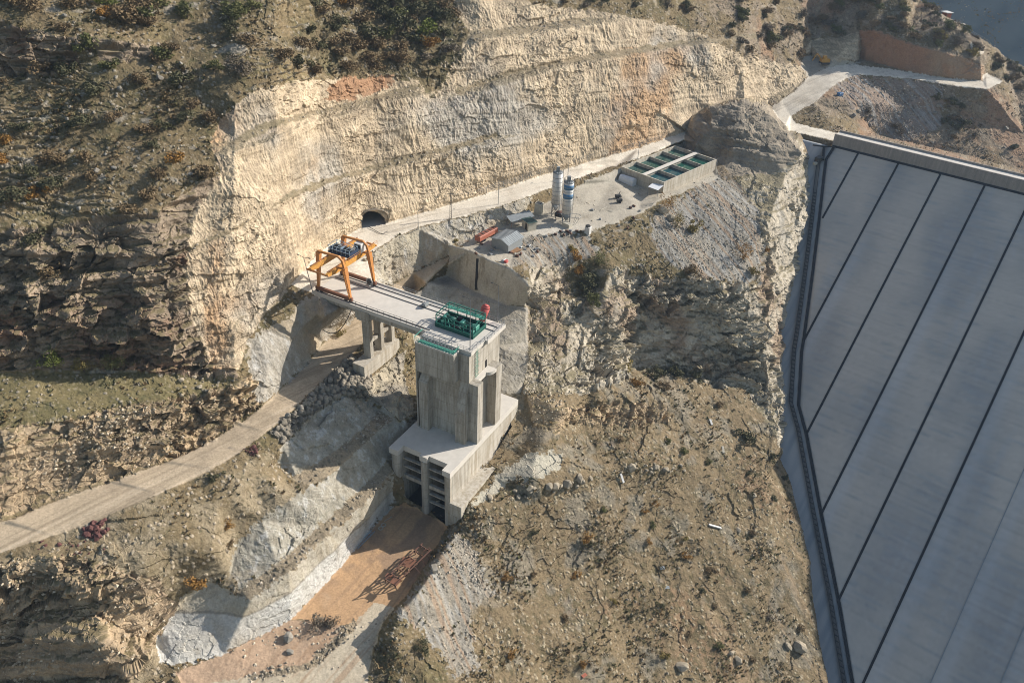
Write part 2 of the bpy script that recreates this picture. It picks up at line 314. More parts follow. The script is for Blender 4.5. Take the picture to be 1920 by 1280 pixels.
region('talus', [(1560, 165), (1600, 143), (1700, 150), (1770, 165), (1760, 240), (1700, 265), (1640, 240), (1590, 200)], 1.5)
region('darkhill', [(640, -60), (840, -60), (850, 30), (870, 70), (850, 130), (815, 180), (760, 145), (640, 145), (560, 120), (520, 80), (600, 40)], 3)
region('browncut', [(1610, 58), (1640, 56), (1700, 78), (1780, 98), (1842, 124), (1845, 152), (1790, 150), (1700, 137), (1640, 120), (1612, 112)], .7)
region('cut', [(1505, 100), (1520, 78), (1612, 60), (1612, 112), (1560, 118)], 1)
region('redsoil', [(640, 148), (740, 142), (735, 160), (690, 180), (640, 190), (610, 190), (620, 160)], 1.5)
region('grass', [(-270, 740), (0, 702), (200, 692), (300, 704), (430, 712), (440, 725), (330, 742), (230, 757), (120, 788), (0, 798), (-270, 860)], 1.5)
region('bench', [(440, 275), (500, 243), (600, 214), (700, 192), (792, 166), (780, 158), (700, 182), (600, 205), (500, 228), (430, 262)], .8)
region('bench', [(860, 180), (960, 142), (1100, 114), (1250, 90), (1420, 72), (1420, 62), (1250, 80), (1100, 104), (960, 132), (850, 168)], .8)
region('bench', [(880, 78), (1000, 60), (1110, 46), (1140, 34), (1100, 34), (1000, 47), (890, 58)], .8)
region('bench', [(640, 336), (700, 322), (790, 298), (937, 258), (930, 250), (790, 286), (700, 308), (560, 352), (440, 434), (330, 480), (330, 472), (440, 424), (560, 366)], .8)
region('yard', [(860, 460), (900, 440), (940, 428), (985, 405), (1010, 388), (1085, 348), (1180, 306), (1240, 284), (1283, 264), (1280, 280), (1345, 300), (1345, 335), (1240, 375), (1200, 400), (1150, 418), (1100, 434), (1060, 436), (1000, 444), (960, 448), (960, 500), (915, 485), (880, 468)], .8)
region('road', [(545, 534), (575, 502), (600, 472), (640, 447), (676, 428), (722, 420), (800, 397), (900, 367), (1000, 334), (1100, 305), (1200, 276), (1287, 246), (1283, 262), (1240, 280), (1180, 303), (1085, 333), (1000, 365), (935, 388), (850, 409), (785, 426), (740, 445), (690, 476), (712, 534), (600, 560), (580, 548)], .35)
region('road', [(1447, 200), (1466, 189), (1490, 170), (1517, 144), (1552, 127), (1600, 121), (1700, 135), (1790, 149), (1843, 153), (1840, 140), (1850, 138), (1879, 154), (1850, 168), (1800, 163), (1700, 147), (1612, 140), (1585, 147), (1560, 164), (1528, 192), (1500, 206), (1484, 219), (1492, 231), (1535, 242), (1575, 250), (1572, 266), (1500, 250), (1478, 243), (1460, 223)], .35)
region('road', [(1815, 80), (1840, 90), (1845, 100), (1830, 108)], .5)
region('flat', [(1500, 125), (1505, 105), (1560, 115), (1620, 117), (1600, 122), (1552, 127), (1515, 145)], .8)
region('haulroad', [(-270, 1072), (-100, 1018), (0, 980), (100, 940), (200, 907), (300, 870), (400, 824), (450, 792), (490, 764), (520, 737), (560, 699), (592, 664), (606, 645), (640, 614), (664, 598), (700, 568), (735, 535), (775, 512), (800, 499), (842, 482), (834, 498), (800, 530), (760, 566), (700, 622), (662, 660), (635, 684), (600, 718), (535, 781), (500, 810), (450, 848), (400, 878), (300, 925), (200, 968), (100, 1003), (0, 1036), (-100, 1082), (-270, 1142)], .3)
region('abutment', [(484, 624), (546, 594), (564, 562), (590, 556), (720, 540), (735, 533), (700, 566), (664, 596), (640, 611), (604, 641), (592, 660), (560, 696), (520, 734), (492, 758), (470, 735), (462, 690), (466, 640)], 1.6)
region('roadwall', [(706, 534), (690, 478), (740, 447), (785, 428), (850, 411), (935, 390), (1000, 367), (985, 405), (940, 428), (900, 440), (850, 455), (842, 480), (800, 497), (775, 510), (735, 533)], .5)
region('yardwall', [(845, 459), (880, 468), (915, 485), (960, 503), (990, 531), (988, 574), (952, 573), (890, 546), (837, 516)], .4)
region('ledge', [(815, 522), (837, 516), (890, 546), (952, 573), (990, 576), (990, 586), (950, 578), (915, 565), (852, 540)], .4)
region('pitwall', [(770, 560), (815, 522), (852, 540), (915, 565), (950, 578), (990, 586), (990, 690), (975, 736), (940, 738), (900, 740), (780, 700), (775, 640)], .5)
region('riprap', [(662, 662), (680, 690), (700, 706), (690, 748), (640, 742), (600, 768), (560, 800), (530, 836), (505, 812), (535, 783), (600, 720), (635, 686)], .8)
region('spur', [(700, 706), (745, 664), (760, 655), (754, 700), (782, 772), (755, 787), (720, 762), (690, 750)], .4)
region('upper_tier', [(526, 838), (560, 800), (600, 768), (640, 742), (688, 748), (720, 762), (755, 787), (786, 785), (740, 840), (725, 870), (652, 942), (600, 986), (520, 1058), (450, 1106), (430, 1075), (442, 1020), (490, 975), (540, 938), (612, 893), (545, 893), (524, 870)], 1.6)
region('berm', [(652, 940), (725, 866), (740, 885), (686, 946), (614, 1004), (542, 1071), (470, 1124), (440, 1125), (450, 1105), (520, 1057), (600, 985)], .6)
region('berm', [(545, 899), (556, 890), (600, 864), (655, 826), (692, 791), (710, 768), (738, 786), (706, 810), (668, 847), (612, 898), (578, 909)], .6)
region('lower_tier', [(740, 883), (735, 952), (700, 991), (670, 1025), (640, 1061), (590, 1116), (545, 1161), (500, 1186), (420, 1226), (330, 1248), (296, 1240), (290, 1205), (312, 1165), (350, 1112), (395, 1085), (430, 1110), (470, 1124), (540, 1072), (612, 1005), (684, 947)], 1.6)
region('patch', [(985, 850), (1060, 850), (1050, 880), (1010, 895), (960, 900), (900, 945), (882, 950), (930, 893)], 1.6)
region('basin', [(734, 952), (760, 940), (840, 985), (836, 992), (800, 1056), (765, 1113), (740, 1138), (700, 1130), (668, 1165), (640, 1172), (560, 1160), (545, 1161), (590, 1116), (640, 1061), (670, 1025), (700, 991)], .4)
region('sand', [(500, 1186), (545, 1161), (640, 1172), (640, 1195), (580, 1245), (470, 1268), (350, 1300), (330, 1260), (420, 1226)], .8)
region('lane', [(668, 1165), (700, 1130), (740, 1138), (724, 1160), (702, 1215), (690, 1270), (690, 1535), (200, 1535), (240, 1290), (350, 1285), (470, 1268), (580, 1245), (640, 1195)], .6)
region('berm', [(662, 1160), (673, 1167), (650, 1199), (588, 1251), (474, 1275), (466, 1266), (576, 1241), (634, 1190)], .8)
REGS = RNAME
def rmask(*names): 
    r = np.zeros(RM.shape, bool)
    for n in names: r |= RM == REGS.index(n)
    return r
SMOOTHR = rmask('hill', 'darkhill', 'cliff', 'rockface', 'knob', 'greyslope', 'bluff', 'talus', 'grass')
wsm = blur(SMOOTHR.astype(float), 4)
edge = (UU > 1440) | ((UU > 1268) & (VV < 345) & (VV > 150))           # keep the spur edge crisp
wsm = wsm*(~edge)
ws2 = blur(rmask('hill', 'darkhill', 'grass').astype(float), 4)*(~edge)
inv = inv*(1-wsm)+blur(inv, 2)*wsm
inv = inv*(1-ws2)+blur(blur(inv, 5), 4)*ws2
inv = np.where(edge, inv, blur(inv, 1))
# world points of the sheet
dirs = ((UU-960)/FPX)[..., None]*RT + ((VV-640)/FPX)[..., None]*DN + FW
W0 = CAM + dirs/inv[..., None]
def normals(Wp):
    du = np.gradient(Wp, axis=1); dv = np.gradient(Wp, axis=0)
    n = np.cross(dv, du); n /= np.linalg.norm(n, axis=2, keepdims=True)+1e-12
    fl = (n*dirs).sum(2) > 0; n[fl] *= -1
    return n
Ws = np.stack([blur(W0[..., k], 3) for k in range(3)], -1)
NR = normals(Ws)
pts = W0.reshape(-1, 3); nr = NR.reshape(-1, 3)
flat_reg = RM.reshape(-1)
steep = 1-np.abs(nr[:, 2])
# amplitudes per region: (large, medium, fine, strata, grooves)
AMP = {'hill': (.9, .18, .10, .25, 0), 'darkhill': (1.2, .25, .12, .2, 0), 'cliff': (2.2, .25, .10, 2.2, 0), 'cut': (1.2, .10, .05, .42, .40), 'bluff': (1.0, .2, .10, 1.0, 0),
       'rockface': (1.4, .25, .10, .9, .05), 'knob': (1.4, .25, .10, .9, 0), 'greyslope': (.5, .15, .06, 0, .0), 'talus': (.5, .15, .07, 0, 0), 'browncut': (.5, .1, .05, .1, .6), 'redsoil': (.5, .15, .1, 0, 0),
       'grass': (.5, .12, .07, .1, 0), 'bench': (.3, .12, .08, 0, 0), 'yard': (.15, .06, .04, 0, 0), 'road': (.05, .03, .015, 0, 0), 'flat': (.2, .1, .05, 0, 0), 'haulroad': (.08, .04, .02, 0, 0),
       'abutment': (.5, .16, .08, 0, .08), 'roadwall': (.5, .2, .09, 0, .15), 'yardwall': (.2, .08, .04, 0, 0), 'ledge': (.1, .06, .04, 0, 0), 'pitwall': (.25, .1, .06, 0, .08),
       'riprap': (.3, .1, .1, 0, 0), 'spur': (.7, .2, .1, .2, 0), 'upper_tier': (.5, .18, .08, 0, .05), 'berm': (.2, .1, .10, 0, 0), 'lower_tier': (.35, .14, .07, 0, 0),
       'patch': (.2, .1, .06, 0, 0), 'basin': (.03, .03, .02, 0, 0), 'sand': (.15, .12, .06, 0, 0), 'lane': (.12, .06, .04, 0, 0)}
amp = np.array([AMP[n] for n in REGS])[flat_reg]
amp = np.stack([blur(amp[:, k].reshape(NV, NU), 2).reshape(-1) for k in range(5)], 1)
dist_w = (1/inv).reshape(-1)
warp = np.stack([perlin(pts*.05+9.1), perlin(pts*.05+3.7), perlin(pts*.05+5.5)], 1)
pw = pts+warp*3
big = fbm(pw*.06, 3)
med = fbm(pw*.22, 3, .55, True)-.25
fin = fbm(pts*.9, 3, .6)
# bedding: beds dip gently, thickness varies
zb = pts[:, 2]+.06*pts[:, 0]+.10*pts[:, 1]+1.2*warp[:, 0]
bed = perlin(np.stack([zb*.42, pts[:, 0]*.03, pts[:, 1]*.03], 1))+.45*perlin(np.stack([zb*1.15, pts[:, 0]*.06, pts[:, 1]*.06+4], 1))
bed = np.tanh(bed*3)*.5
blk = perlin(pw*np.array([.35, .35, .15]))
grv = fbm(np.stack([pts[:, 0]*.75, pts[:, 1]*.75, pts[:, 2]*.07], 1), 3, .6, True)
v1, v2, vr = worley((pts+.25*fin[:, None])*np.array([.6, .6, 1.5]))
s1, s2, sr = worley(pts*1.25)
fa1, fe1 = facet(pw+.8*np.stack([med, fin, med], 1), (.16, .16, .30)); fa2, fe2 = facet(pts+.3*fin[:, None], (.42, .42, .75)); fa3, fe3 = facet(pts+.15*fin[:, None], (1.05, 1.05, 1.7))
BLK = {'cliff': (1.1, .6, .2, 0), 'bluff': (1.3, .7, .25, .08), 'rockface': (1.8, .8, .25, 0), 'knob': (2.2, .9, .3, 0), 'cut': (.24, .13, .06, 0), 'spur': (.8, .4, .15, 0), 'hill': (.25, .12, .03, .2), 'darkhill': (.5, .2, .05, .3), 'browncut': (.3, .2, .1, 0), 'berm': (0, .1, .12, .35), 'abutment': (.3, .12, .06, 0), 'roadwall': (.3, .18, .08, 0), 'upper_tier': (.35, .16, .06, 0), 'lower_tier': (.2, .1, .05, 0), 'pitwall': (.15, .08, .03, 0), 'patch': (.3, .2, .08, 0),
       'greyslope': (.2, .1, .05, .22), 'talus': (.2, .1, .05, .26), 'grass': (.2, .06, 0, .2), 'bench': (0, .08, .04, .25), 'redsoil': (.2, .15, .05, .2), 'yard': (0, 0, 0, .05), 'sand': (0, 0, 0, .05), 'riprap': (0, 0, .1, 0)}
bk = np.array([BLK.get(n, (0, 0, 0, 0)) for n in REGS])[flat_reg]; bk = np.stack([blur(bk[:, k].reshape(NV, NU), 2).reshape(-1) for k in range(4)], 1)
crack1 = 1-sstep(fe1, .0, .07); crack2 = 1-sstep(fe2, .0, .12)
stone = sstep(sr+.35*fbm(pts*.09, 2), .80, .90)*(.5+sr*.6)*np.sqrt(np.clip(1-(s1/.5)**2, 0, 1))
r1, _, rr_ = worley(pts*.95); isrip = (flat_reg == REGS.index('riprap'))*np.sqrt(np.clip(1-(r1/.7)**2, 0, 1))*.8
rgh = .35+1.1*sstep(n_r := fbm(pts*.045+31, 2), -.25, .3)
blocks = (bk[:, 0]*fa1+bk[:, 1]*fa2+bk[:, 2]*fa3)*1.5*rgh+bk[:, 3]*stone+isrip
kn = 1-.55*blur(((UU > 1268) & (UU < 1530) & (VV < 345) & (VV > 170)).astype(float), 6).reshape(-1)
blocks = blocks*kn
zq = zb*.5+.5*fbm(pts*.16+7, 3); strat = 1-sstep(np.abs(perlin(np.stack([zq, pts[:, 0]*.02, pts[:, 1]*.02], 1))), .0, .06)
kn = kn*(1-.5*sstep(UU.reshape(-1), 1425, 1450)*(VV.reshape(-1) > 200)); blocks = blocks*kn
lhm = ((flat_reg == 0)*(UU.reshape(-1) < 700)*(VV.reshape(-1) < 480))*.7*strat*sstep(n_r, -.1, .3)
disp = blocks+lhm+kn*amp[:, 0]*big*1.6+amp[:, 1]*med*1.1+amp[:, 2]*fin*1.3+amp[:, 3]*bed*(.35+1.2*np.clip(blk+.3, 0, 1))+amp[:, 4]*(grv-.3)*(.6+.8*np.clip(perlin(pts*.12)+.3, 0, 1))
# pin the sheet along engineered lines and under built things
pin = np.ones(NU*NV)
Wd = pts+nr*(disp*pin)[:, None]
WD = Wd.reshape(NV, NU, 3)
NF = normals(WD)
# ------------------------------------------------------------------ ground colours (surface albedo, with painted sunlight on the brown cut)
def mix(a, b, t): return a+(np.asarray(b)-a)*t[:, None]
n1 = fbm(pts*.035+2, 3); n2 = fbm(pts*.16+7, 3); n3 = fbm(pts*.7+1, 2); hf = rng.normal(size=len(pts)).astype(np.float32)
hf2 = blur(rng.normal(size=(NV, NU)), 1).reshape(-1)*3
PAL = {'hill': ((.190, .143, .080), (.130, .104, .054)), 'darkhill': ((.14, .108, .06), (.09, .08, .043)), 'cliff': ((.27, .21, .15), (.165, .135, .10)), 'cut': ((.50, .40, .275), (.42, .335, .23)),
       'bluff': ((.40, .30, .19), (.29, .22, .145)), 'knob': ((.30, .25, .185), (.19, .165, .13)), 'rockface': ((.46, .40, .305), (.34, .295, .225)), 'greyslope': ((.27, .24, .19), (.20, .185, .155)), 'talus': ((.26, .20, .155), (.22, .185, .155)),
       'browncut': ((.33, .19, .115), (.24, .16, .105)), 'redsoil': ((.34, .20, .115), (.28, .18, .11)), 'grass': ((.20, .16, .08), (.14, .12, .058)), 'bench': ((.26, .205, .13), (.20, .165, .105)),
       'yard': ((.43, .385, .305), (.33, .295, .235)), 'road': ((.66, .595, .485), (.56, .495, .395)), 'flat': ((.40, .355, .28), (.31, .28, .225)), 'haulroad': ((.48, .38, .26), (.41, .325, .225)),
       'abutment': ((.37, .335, .275), (.27, .25, .21)), 'roadwall': ((.40, .35, .26), (.30, .275, .23)), 'yardwall': ((.46, .42, .335), (.35, .315, .25)), 'ledge': ((.34, .315, .27), (.28, .26, .22)),
       'pitwall': ((.42, .375, .295), (.31, .275, .215)), 'riprap': ((.30, .26, .2), (.17, .15, .12)), 'spur': ((.40, .345, .25), (.28, .25, .2)), 'upper_tier': ((.37, .335, .265), (.27, .25, .20)),
       'berm': ((.30, .24, .16), (.20, .165, .115)), 'lower_tier': ((.43, .41, .36), (.34, .305, .24)), 'patch': ((.42, .385, .30), (.36, .32, .25)), 'basin': ((.47, .30, .165), (.40, .26, .15)),
       'sand': ((.45, .315, .21), (.38, .27, .18)), 'lane': ((.50, .425, .31), (.44, .365, .255))}
ca = np.array([PAL[n][0] for n in REGS])[flat_reg]; cb = np.array([PAL[n][1] for n in REGS])[flat_reg]
C = mix(ca, cb, sstep(n2*.8+n1*.6, -.25, .35))
isr = lambda *n: rmask(*n).reshape(-1).astype(np.float32)
nat = isr('hill', 'darkhill', 'grass')
# dry grass, olive scrub, pale stones
C = mix(C, (.075, .072, .035), nat*.75*sstep(n3+.5*n2, .22, .5))
C = mix(C, (.25, .195, .10), nat*.5*sstep(n2-.3*n1, .15, .45))
C = mix(C, (.29, .255, .20), (nat+isr('berm', 'bench', 'talus', 'greyslope')*.8)*np.clip(stone*2, 0, 1)*sstep(vr, .2, .6)); C = mix(C, (.31, .275, .22), nat*(VV.reshape(-1) < 700)*sstep(bed*(blk+.5)+.5*n2, .30, .5)*.8)
low = isr('hill')*(UU.reshape(-1) > 840)*(VV.reshape(-1) > 600)
C = mix(C, (.30, .225, .125), low*.0); C = mix(C, (.20, .150, .088), low*.8); C = mix(C, (.255, .16, .095), low*.6*sstep(n1+.5*n2, .12, .4))
C = mix(C, (.11, .09, .048), low*.85*sstep(n3+.7*n2+.3*n1, -.05, .4)); C = mix(C, (.225, .20, .155), low*.6*sstep(n2-.8*n1, .15, .4)); C = mix(C, (.36, .30, .2), low*np.clip(stone*1.6, 0, 1))
hr = isr('hill')*(UU.reshape(-1) > 1300)*(VV.reshape(-1) < 420)
C = mix(C, (.25, .195, .14), hr*.75*sstep(n2+n1, -.3, .2)); C = mix(C, (.30, .18, .11), hr*.6*sstep(n1-.4*n2, .1, .35))
ls = isr('hill')*(UU.reshape(-1) < 700)*(VV.reshape(-1) > 850)
C = mix(C, (.31, .25, .165), ls*.8*sstep(n2, -.3, .25)); C = mix(C, (.40, .33, .24), ls*np.clip(stone*1.6, 0, 1))
# speckle of dry stalks, shadowless dark twigs and pale chips
sp1 = blur(rng.normal(size=(NV, NU)), 1).reshape(-1)*3
natl = isr('hill', 'darkhill', 'grass', 'talus', 'greyslope', 'bench', 'berm')
C = mix(C, (.055, .048, .028), natl*.6*sstep(sp1+.8*n2, 1.0, 2.2)); C = mix(C, (.36, .30, .21), natl*.55*sstep(-sp1+.5*n3, 1.15, 2.2))
# gullies running down the right slope
gx = (pts[:, 0]*.75+pts[:, 1]*.66); gu = fbm(np.stack([gx*.35+.8*warp[:, 0], (pts[:, 0]*.66-pts[:, 1]*.75)*.02, pts[:, 2]*.02], 1), 3)
rs = low*sstep(UU.reshape(-1), 1150, 1350)
C = mix(C, (.085, .07, .04), rs*.55*sstep(gu, .12, .4)); C = mix(C, (.30, .215, .13), rs*.45*sstep(-gu, .12, .4))
# bare rock: bedding tone, joints, rust
rk = isr('cut', 'cliff', 'bluff', 'rockface', 'knob', 'spur')
C = C*(1+rk*.22*bed*np.clip(.4+n2, 0, 1.2))[:, None]
C = mix(C, (.40, .225, .105), isr('cut')*.6*sstep(n1+.35*n2+.9*np.exp(-((UU.reshape(-1)-1215)/70)**2)*(VV.reshape(-1) > 90)+.7*np.exp(-((UU.reshape(-1)-405)/35)**2)-.25*(grv), .18, .75))
C = mix(C, (.36, .335, .29), isr('cut')*.75*sstep(n1-.2*n2+.55*np.exp(-((UU.reshape(-1)-900)/120)**2-((VV.reshape(-1)-220)/60)**2), .1, .5))
C = mix(C, (.28, .15, .09), isr('cliff')*.6*sstep(n1+.4*n2, .05, .4))
C = mix(C, (.31, .19, .115), isr('rockface')*.5*sstep(n1+.3*n2, .15, .4)); C = mix(C, (.42, .39, .33), isr('rockface')*.6*sstep(n2-.5*n1, .15, .5))
vegr = isr('cliff', 'rockface', 'bluff')*sstep(np.abs(NF.reshape(-1, 3)[:, 2]), .72, .9)
C = mix(C, (.14, .115, .055), vegr*.75)
C = mix(C, (.20, .165, .10), isr('cut', 'browncut')*sstep(np.abs(NF.reshape(-1, 3)[:, 2]), .75, .95)*.7)
lh = isr('hill')*(UU.reshape(-1) < 700)*(VV.reshape(-1) < 480)*sstep(n_r+.4*n2, -.1, .3)
C = mix(C, (.33, .30, .245), lh*.85*strat*sstep(n3+.5*n2, -.3, .1))
C = C*(1+rk*(.12*(vr-.5)+.16*fa2+.14*fa1))[:, None]; C = mix(C, (.16, .13, .09), (rk-.7*isr('cut'))*np.clip(.30*crack1+.22*crack2+.5*strat*sstep(n3, -.3, .3), 0, 1)*sstep(n2, -.25, .35)); C = mix(C, (.12, .11, .09), isr('riprap')*sstep(r1, .45, .7)*.7)
C = C*(1-isr('cut', 'browncut')*.22*sstep(grv, .35, .8)*sstep(n1+n2, -.4, .3))[:, None]; C = mix(C, (.24, .19, .13), isr('cut')*.55*strat*sstep(n3+.4*n2, -.2, .25))
# sprayed concrete: pale lime runs and damp stains
sh = isr('abutment', 'roadwall', 'upper_tier', 'lower_tier', 'yardwall', 'pitwall')
run = fbm(np.stack([pts[:, 0]*.62, pts[:, 1]*.62, pts[:, 2]*.07], 1), 4, .65)*1.25
C = mix(C, (.52, .50, .455), sh*.7*sstep(run, .10, .40)*(1-.7*isr('pitwall', 'yardwall'))); C = mix(C, (.22, .19, .14), sh*.65*sstep(-run-.2*n1, .12, .45))
C = mix(C, (.38, .30, .195), isr('upper_tier', 'lower_tier', 'roadwall', 'abutment')*.75*sstep(n1+.4*n2, .0, .4))
pad = np.exp(-((UU.reshape(-1)-1040)/70)**2-((VV.reshape(-1)-432)/16)**2)
C = mix(C, (.56, .52, .44), isr('yard')*pad*.8)
low2 = isr('lower_tier')*sstep(-pts[:, 2]+.8*n2, 35.6, 36.4)
C = mix(C, (.56, .55, .51), low2*.7*sstep(n2, -.5, .2)); C = mix(C, (.42, .365, .265), isr('lower_tier')*(1-sstep(-pts[:, 2]+.8*n2, 35.6, 36.4))*.6)
C = mix(C, (.16, .14, .11), isr('lower_tier')*.6*(1-sstep(np.abs(pts[:, 2]-.8*n2+36.), .0, .35)))
# gullies on the tipped spoil
gl = fbm(np.stack([(pts[:, 0]*.8+pts[:, 1]*.5)*.9, pts[:, 2]*.02, pts[:, 0]*.02], 1), 2)
C = mix(C, (.30, .20, .125), isr('greyslope', 'talus')*.6*sstep(gl, .08, .35)); C = mix(C, (.36, .345, .31), isr('greyslope', 'talus')*.6*sstep(-gl+.3*n2, .05, .35))
rut = fbm(np.stack([(pts[:, 0]*AX[0]+pts[:, 1]*AX[1])*1.1+1.5*warp[:, 0], (pts[:, 0]*BX[0]+pts[:, 1]*BX[1])*.05, pts[:, 2]*0], 1), 2)
C = mix(C, (.33, .215, .13), isr('basin', 'sand', 'lane')*.6*sstep(rut+.3*n2, .1, .35)); C = mix(C, (.52, .41, .29), isr('basin')*.7*sstep(n1*1.2+.5*n2, .05, .4)); C = mix(C, (.27, .19, .13), isr('basin', 'sand')*.6*sstep(n2-n1, .25, .5))
yt = fbm(np.stack([(pts[:, 0]*.55-pts[:, 1]*.83)*.9+warp[:, 1], (pts[:, 0]*.83+pts[:, 1]*.55)*.04, pts[:, 2]*0], 1), 3)
C = mix(C, (.30, .255, .19), isr('yard', 'flat', 'road')*.45*sstep(yt+.3*n2, .08, .4)); C = mix(C, (.36, .255, .165), isr('browncut')*.8*sstep(UU.reshape(-1), 1725, 1765)); C = mix(C, (.40, .19, .09), isr('browncut')*.6*sstep(n1+.5*n2, .05, .35))  # tan mix paints the sunlit right end of the brown cut
# wheel tracks on the haul road and sun-bleached upper road
rd = P(560, 735, -14.4)-P(0, 1008, -16); rd /= np.linalg.norm(rd); rl = pts@rd; rc = pts[:, 0]*-rd[1]+pts[:, 1]*rd[0]
hr_ = fbm(np.stack([rc*1.1+.6*warp[:, 0], rl*.02, rc*0], 1), 3)
C = mix(C, (.31, .245, .165), isr('haulroad')*.75*sstep(hr_, .05, .35)); C = mix(C, (.56, .46, .335), isr('haulroad')*.6*sstep(-hr_, .05, .35)); C = mix(C, (.30, .24, .16), isr('haulroad')*.4*sstep(n2, .0, .4))
C = C*(1+.05*hf*(.35+isr('hill', 'darkhill', 'greyslope', 'riprap', 'berm', 'bluff', 'cut', 'rockface')*1.3))[:, None]*(1+.10*n3)[:, None]
C = np.clip(C, .015, .75)

# ------------------------------------------------------------------ materials
MATS = {}
def nodes(name):
    mt = bpy.data.materials.new(name); mt.use_nodes = True; MATS[name] = mt
    n = mt.node_tree; b = n.nodes['Principled BSDF']; return mt, n, b
def ground_mat():
    mt, n, b = nodes('ground'); b.inputs['Roughness'].default_value = .95; b.inputs['Specular IOR Level'].default_value = .15
    at = n.nodes.new('ShaderNodeAttribute'); at.attribute_name = 'col'
    tc = n.nodes.new('ShaderNodeTexCoord')
    no = n.nodes.new('ShaderNodeTexNoise'); no.inputs['Scale'].default_value = 2.2; no.inputs['Detail'].default_value = 5; no.inputs['Roughness'].default_value = .7
    n.links.new(tc.outputs['Object'], no.inputs['Vector'])
    rp = n.nodes.new('ShaderNodeMapRange'); rp.inputs[1].default_value = .3; rp.inputs[2].default_value = .7; rp.inputs[3].default_value = .78; rp.inputs[4].default_value = 1.2
    n.links.new(no.outputs['Fac'], rp.inputs[0])
    mx = n.nodes.new('ShaderNodeMix'); mx.data_type = 'RGBA'; mx.blend_type = 'MULTIPLY'; mx.inputs[0].default_value = 1
    n.links.new(at.outputs['Color'], mx.inputs[6]); n.links.new(rp.outputs[0], mx.inputs[7]); n.links.new(mx.outputs[2], b.inputs['Base Color'])
    bp = n.nodes.new('ShaderNodeBump'); bp.inputs['Strength'].default_value = .5; bp.inputs['Distance'].default_value = .15
    n.links.new(no.outputs['Fac'], bp.inputs['Height']); n.links.new(bp.outputs[0], b.inputs['Normal'])
    return mt
GROUND = ground_mat()

# ------------------------------------------------------------------ cut the sheet into its named pieces
fi, fj = np.meshgrid(np.arange(NU-1), np.arange(NV-1))
fi = fi.ravel(); fj = fj.ravel()
quad = np.stack([fj*NU+fi, (fj+1)*NU+fi, (fj+1)*NU+fi+1, fj*NU+fi+1], 1)
fr = RM[fj, fi]
fu, fv = US[fi], VS[fj]
drop = inside([(800, 640), (860, 665), (930, 640), (930, 720), (946, 752), (956, 776), (958, 800), (922, 858), (858, 936), (862, 958), (838, 985), (805, 958), (760, 930), (745, 845), (790, 790)], fu, fv)
_w = W0[fj, fi]-ORG; _a, _b, _z = _w@AX, _w@BX, W0[fj, fi][:, 2]
drop &= ~((_b > 18.9) | (_a > 14.3) | ((_z > -23.5) & (_b > 13.2) & (_a > -2)))      # keep the ground behind the tower
SKY = [(1724, -200), (1724, 0), (1745, 14), (1790, 40), (1822, 62), (1850, 80), (1888, 108), (1924, 129), (1992, 169), (2180, 271), (2300, 271), (2300, -300), (1724, -300)]
drop |= inside(SKY, fu, fv)
TUN = [(677, 428), (676, 412), (680, 402), (688, 396), (700, 395), (712, 400), (720, 409), (723, 420)]
drop |= inside(TUN, fu, fv)
DAMCUT = [(1519, 300), (1575, 272), (2300, 460), (2300, 1700), (1620, 1700), (1558, 1290), (1543, 1200), (1528, 1120), (1526, 1050), (1498, 950), (1474, 850), (1478, 760), (1472, 700), (1474, 640), (1486, 560), (1496, 500), (1513, 420), (1520, 340)]
drop |= inside([(x+6, y) for x, y in DAMCUT], fu, fv)
def set_props(o, label=None, cat=None, group=None, kind=None):
    if label: o['label'] = label
    if cat: o['category'] = cat
    if group: o['group'] = group
    if kind: o['kind'] = kind
    return o
def raw_mesh(name, v, faces, mat, colr=None, smooth=False):
    me = bpy.data.meshes.new(name)
    nf, k = faces.shape
    me.vertices.add(len(v)); me.vertices.foreach_set('co', np.asarray(v, np.float32).ravel())
    me.loops.add(nf*k); me.loops.foreach_set('vertex_index', faces.astype(np.int32).ravel())
    me.polygons.add(nf); me.polygons.foreach_set('loop_start', np.arange(0, nf*k, k, dtype=np.int32))
    me.polygons.foreach_set('use_smooth', np.full(nf, smooth))
    if colr is not None:
        at = me.attributes.new('col', 'FLOAT_COLOR', 'POINT')
        c4 = np.ones((len(v), 4), np.float32); c4[:, :3] = colr; at.data.foreach_set('color', c4.ravel())
    me.update(calc_edges=True); me.materials.append(mat)
    o = bpy.data.objects.new(name, me); COL.objects.link(o); return o
def piece(name, regs, smooth=False, **kw):
    ids = [REGS.index(r) for r in regs]
    f = quad[np.isin(fr, ids) & ~drop]
    used, invx = np.unique(f, return_inverse=True)
    o = raw_mesh(name, Wd[used], invx.reshape(f.shape), GROUND, C[used], smooth)
    return set_props(o, **kw)
piece('hillside', ['hill', 'darkhill', 'grass', 'bench', 'redsoil'], kind='structure')
piece('rock_cliff', ['cliff', 'bluff', 'rockface', 'knob', 'spur'], kind='structure')
piece('rock_cut', ['cut', 'browncut'], kind='structure')
piece('spoil_slope', ['greyslope', 'talus'], kind='structure')
piece('stone_riprap', ['riprap'], kind='structure')
piece('dirt_road', ['road', 'flat'], True, kind='structure')
piece('haul_road', ['haulroad'], True, kind='structure')
piece('yard_ground', ['yard'], True, kind='structure')
piece('rock_ledge', ['ledge', 'berm', 'patch'], kind='structure')
piece('basin_floor', ['basin', 'sand'], True, kind='structure')
piece('dirt_lane', ['lane'], True, kind='structure')
piece('sprayed_wall', ['abutment'], label='grey sprayed concrete wall under the left end of the bridge, beside the haul road', cat='retaining wall')
piece('sprayed_wall', ['roadwall'], label='streaky sprayed concrete wall below the pale upper road, behind the gantry crane', cat='retaining wall')
piece('sprayed_wall', ['yardwall'], True, label='smooth grey wall with a dark vertical drain stain below the metal shed', cat='retaining wall')
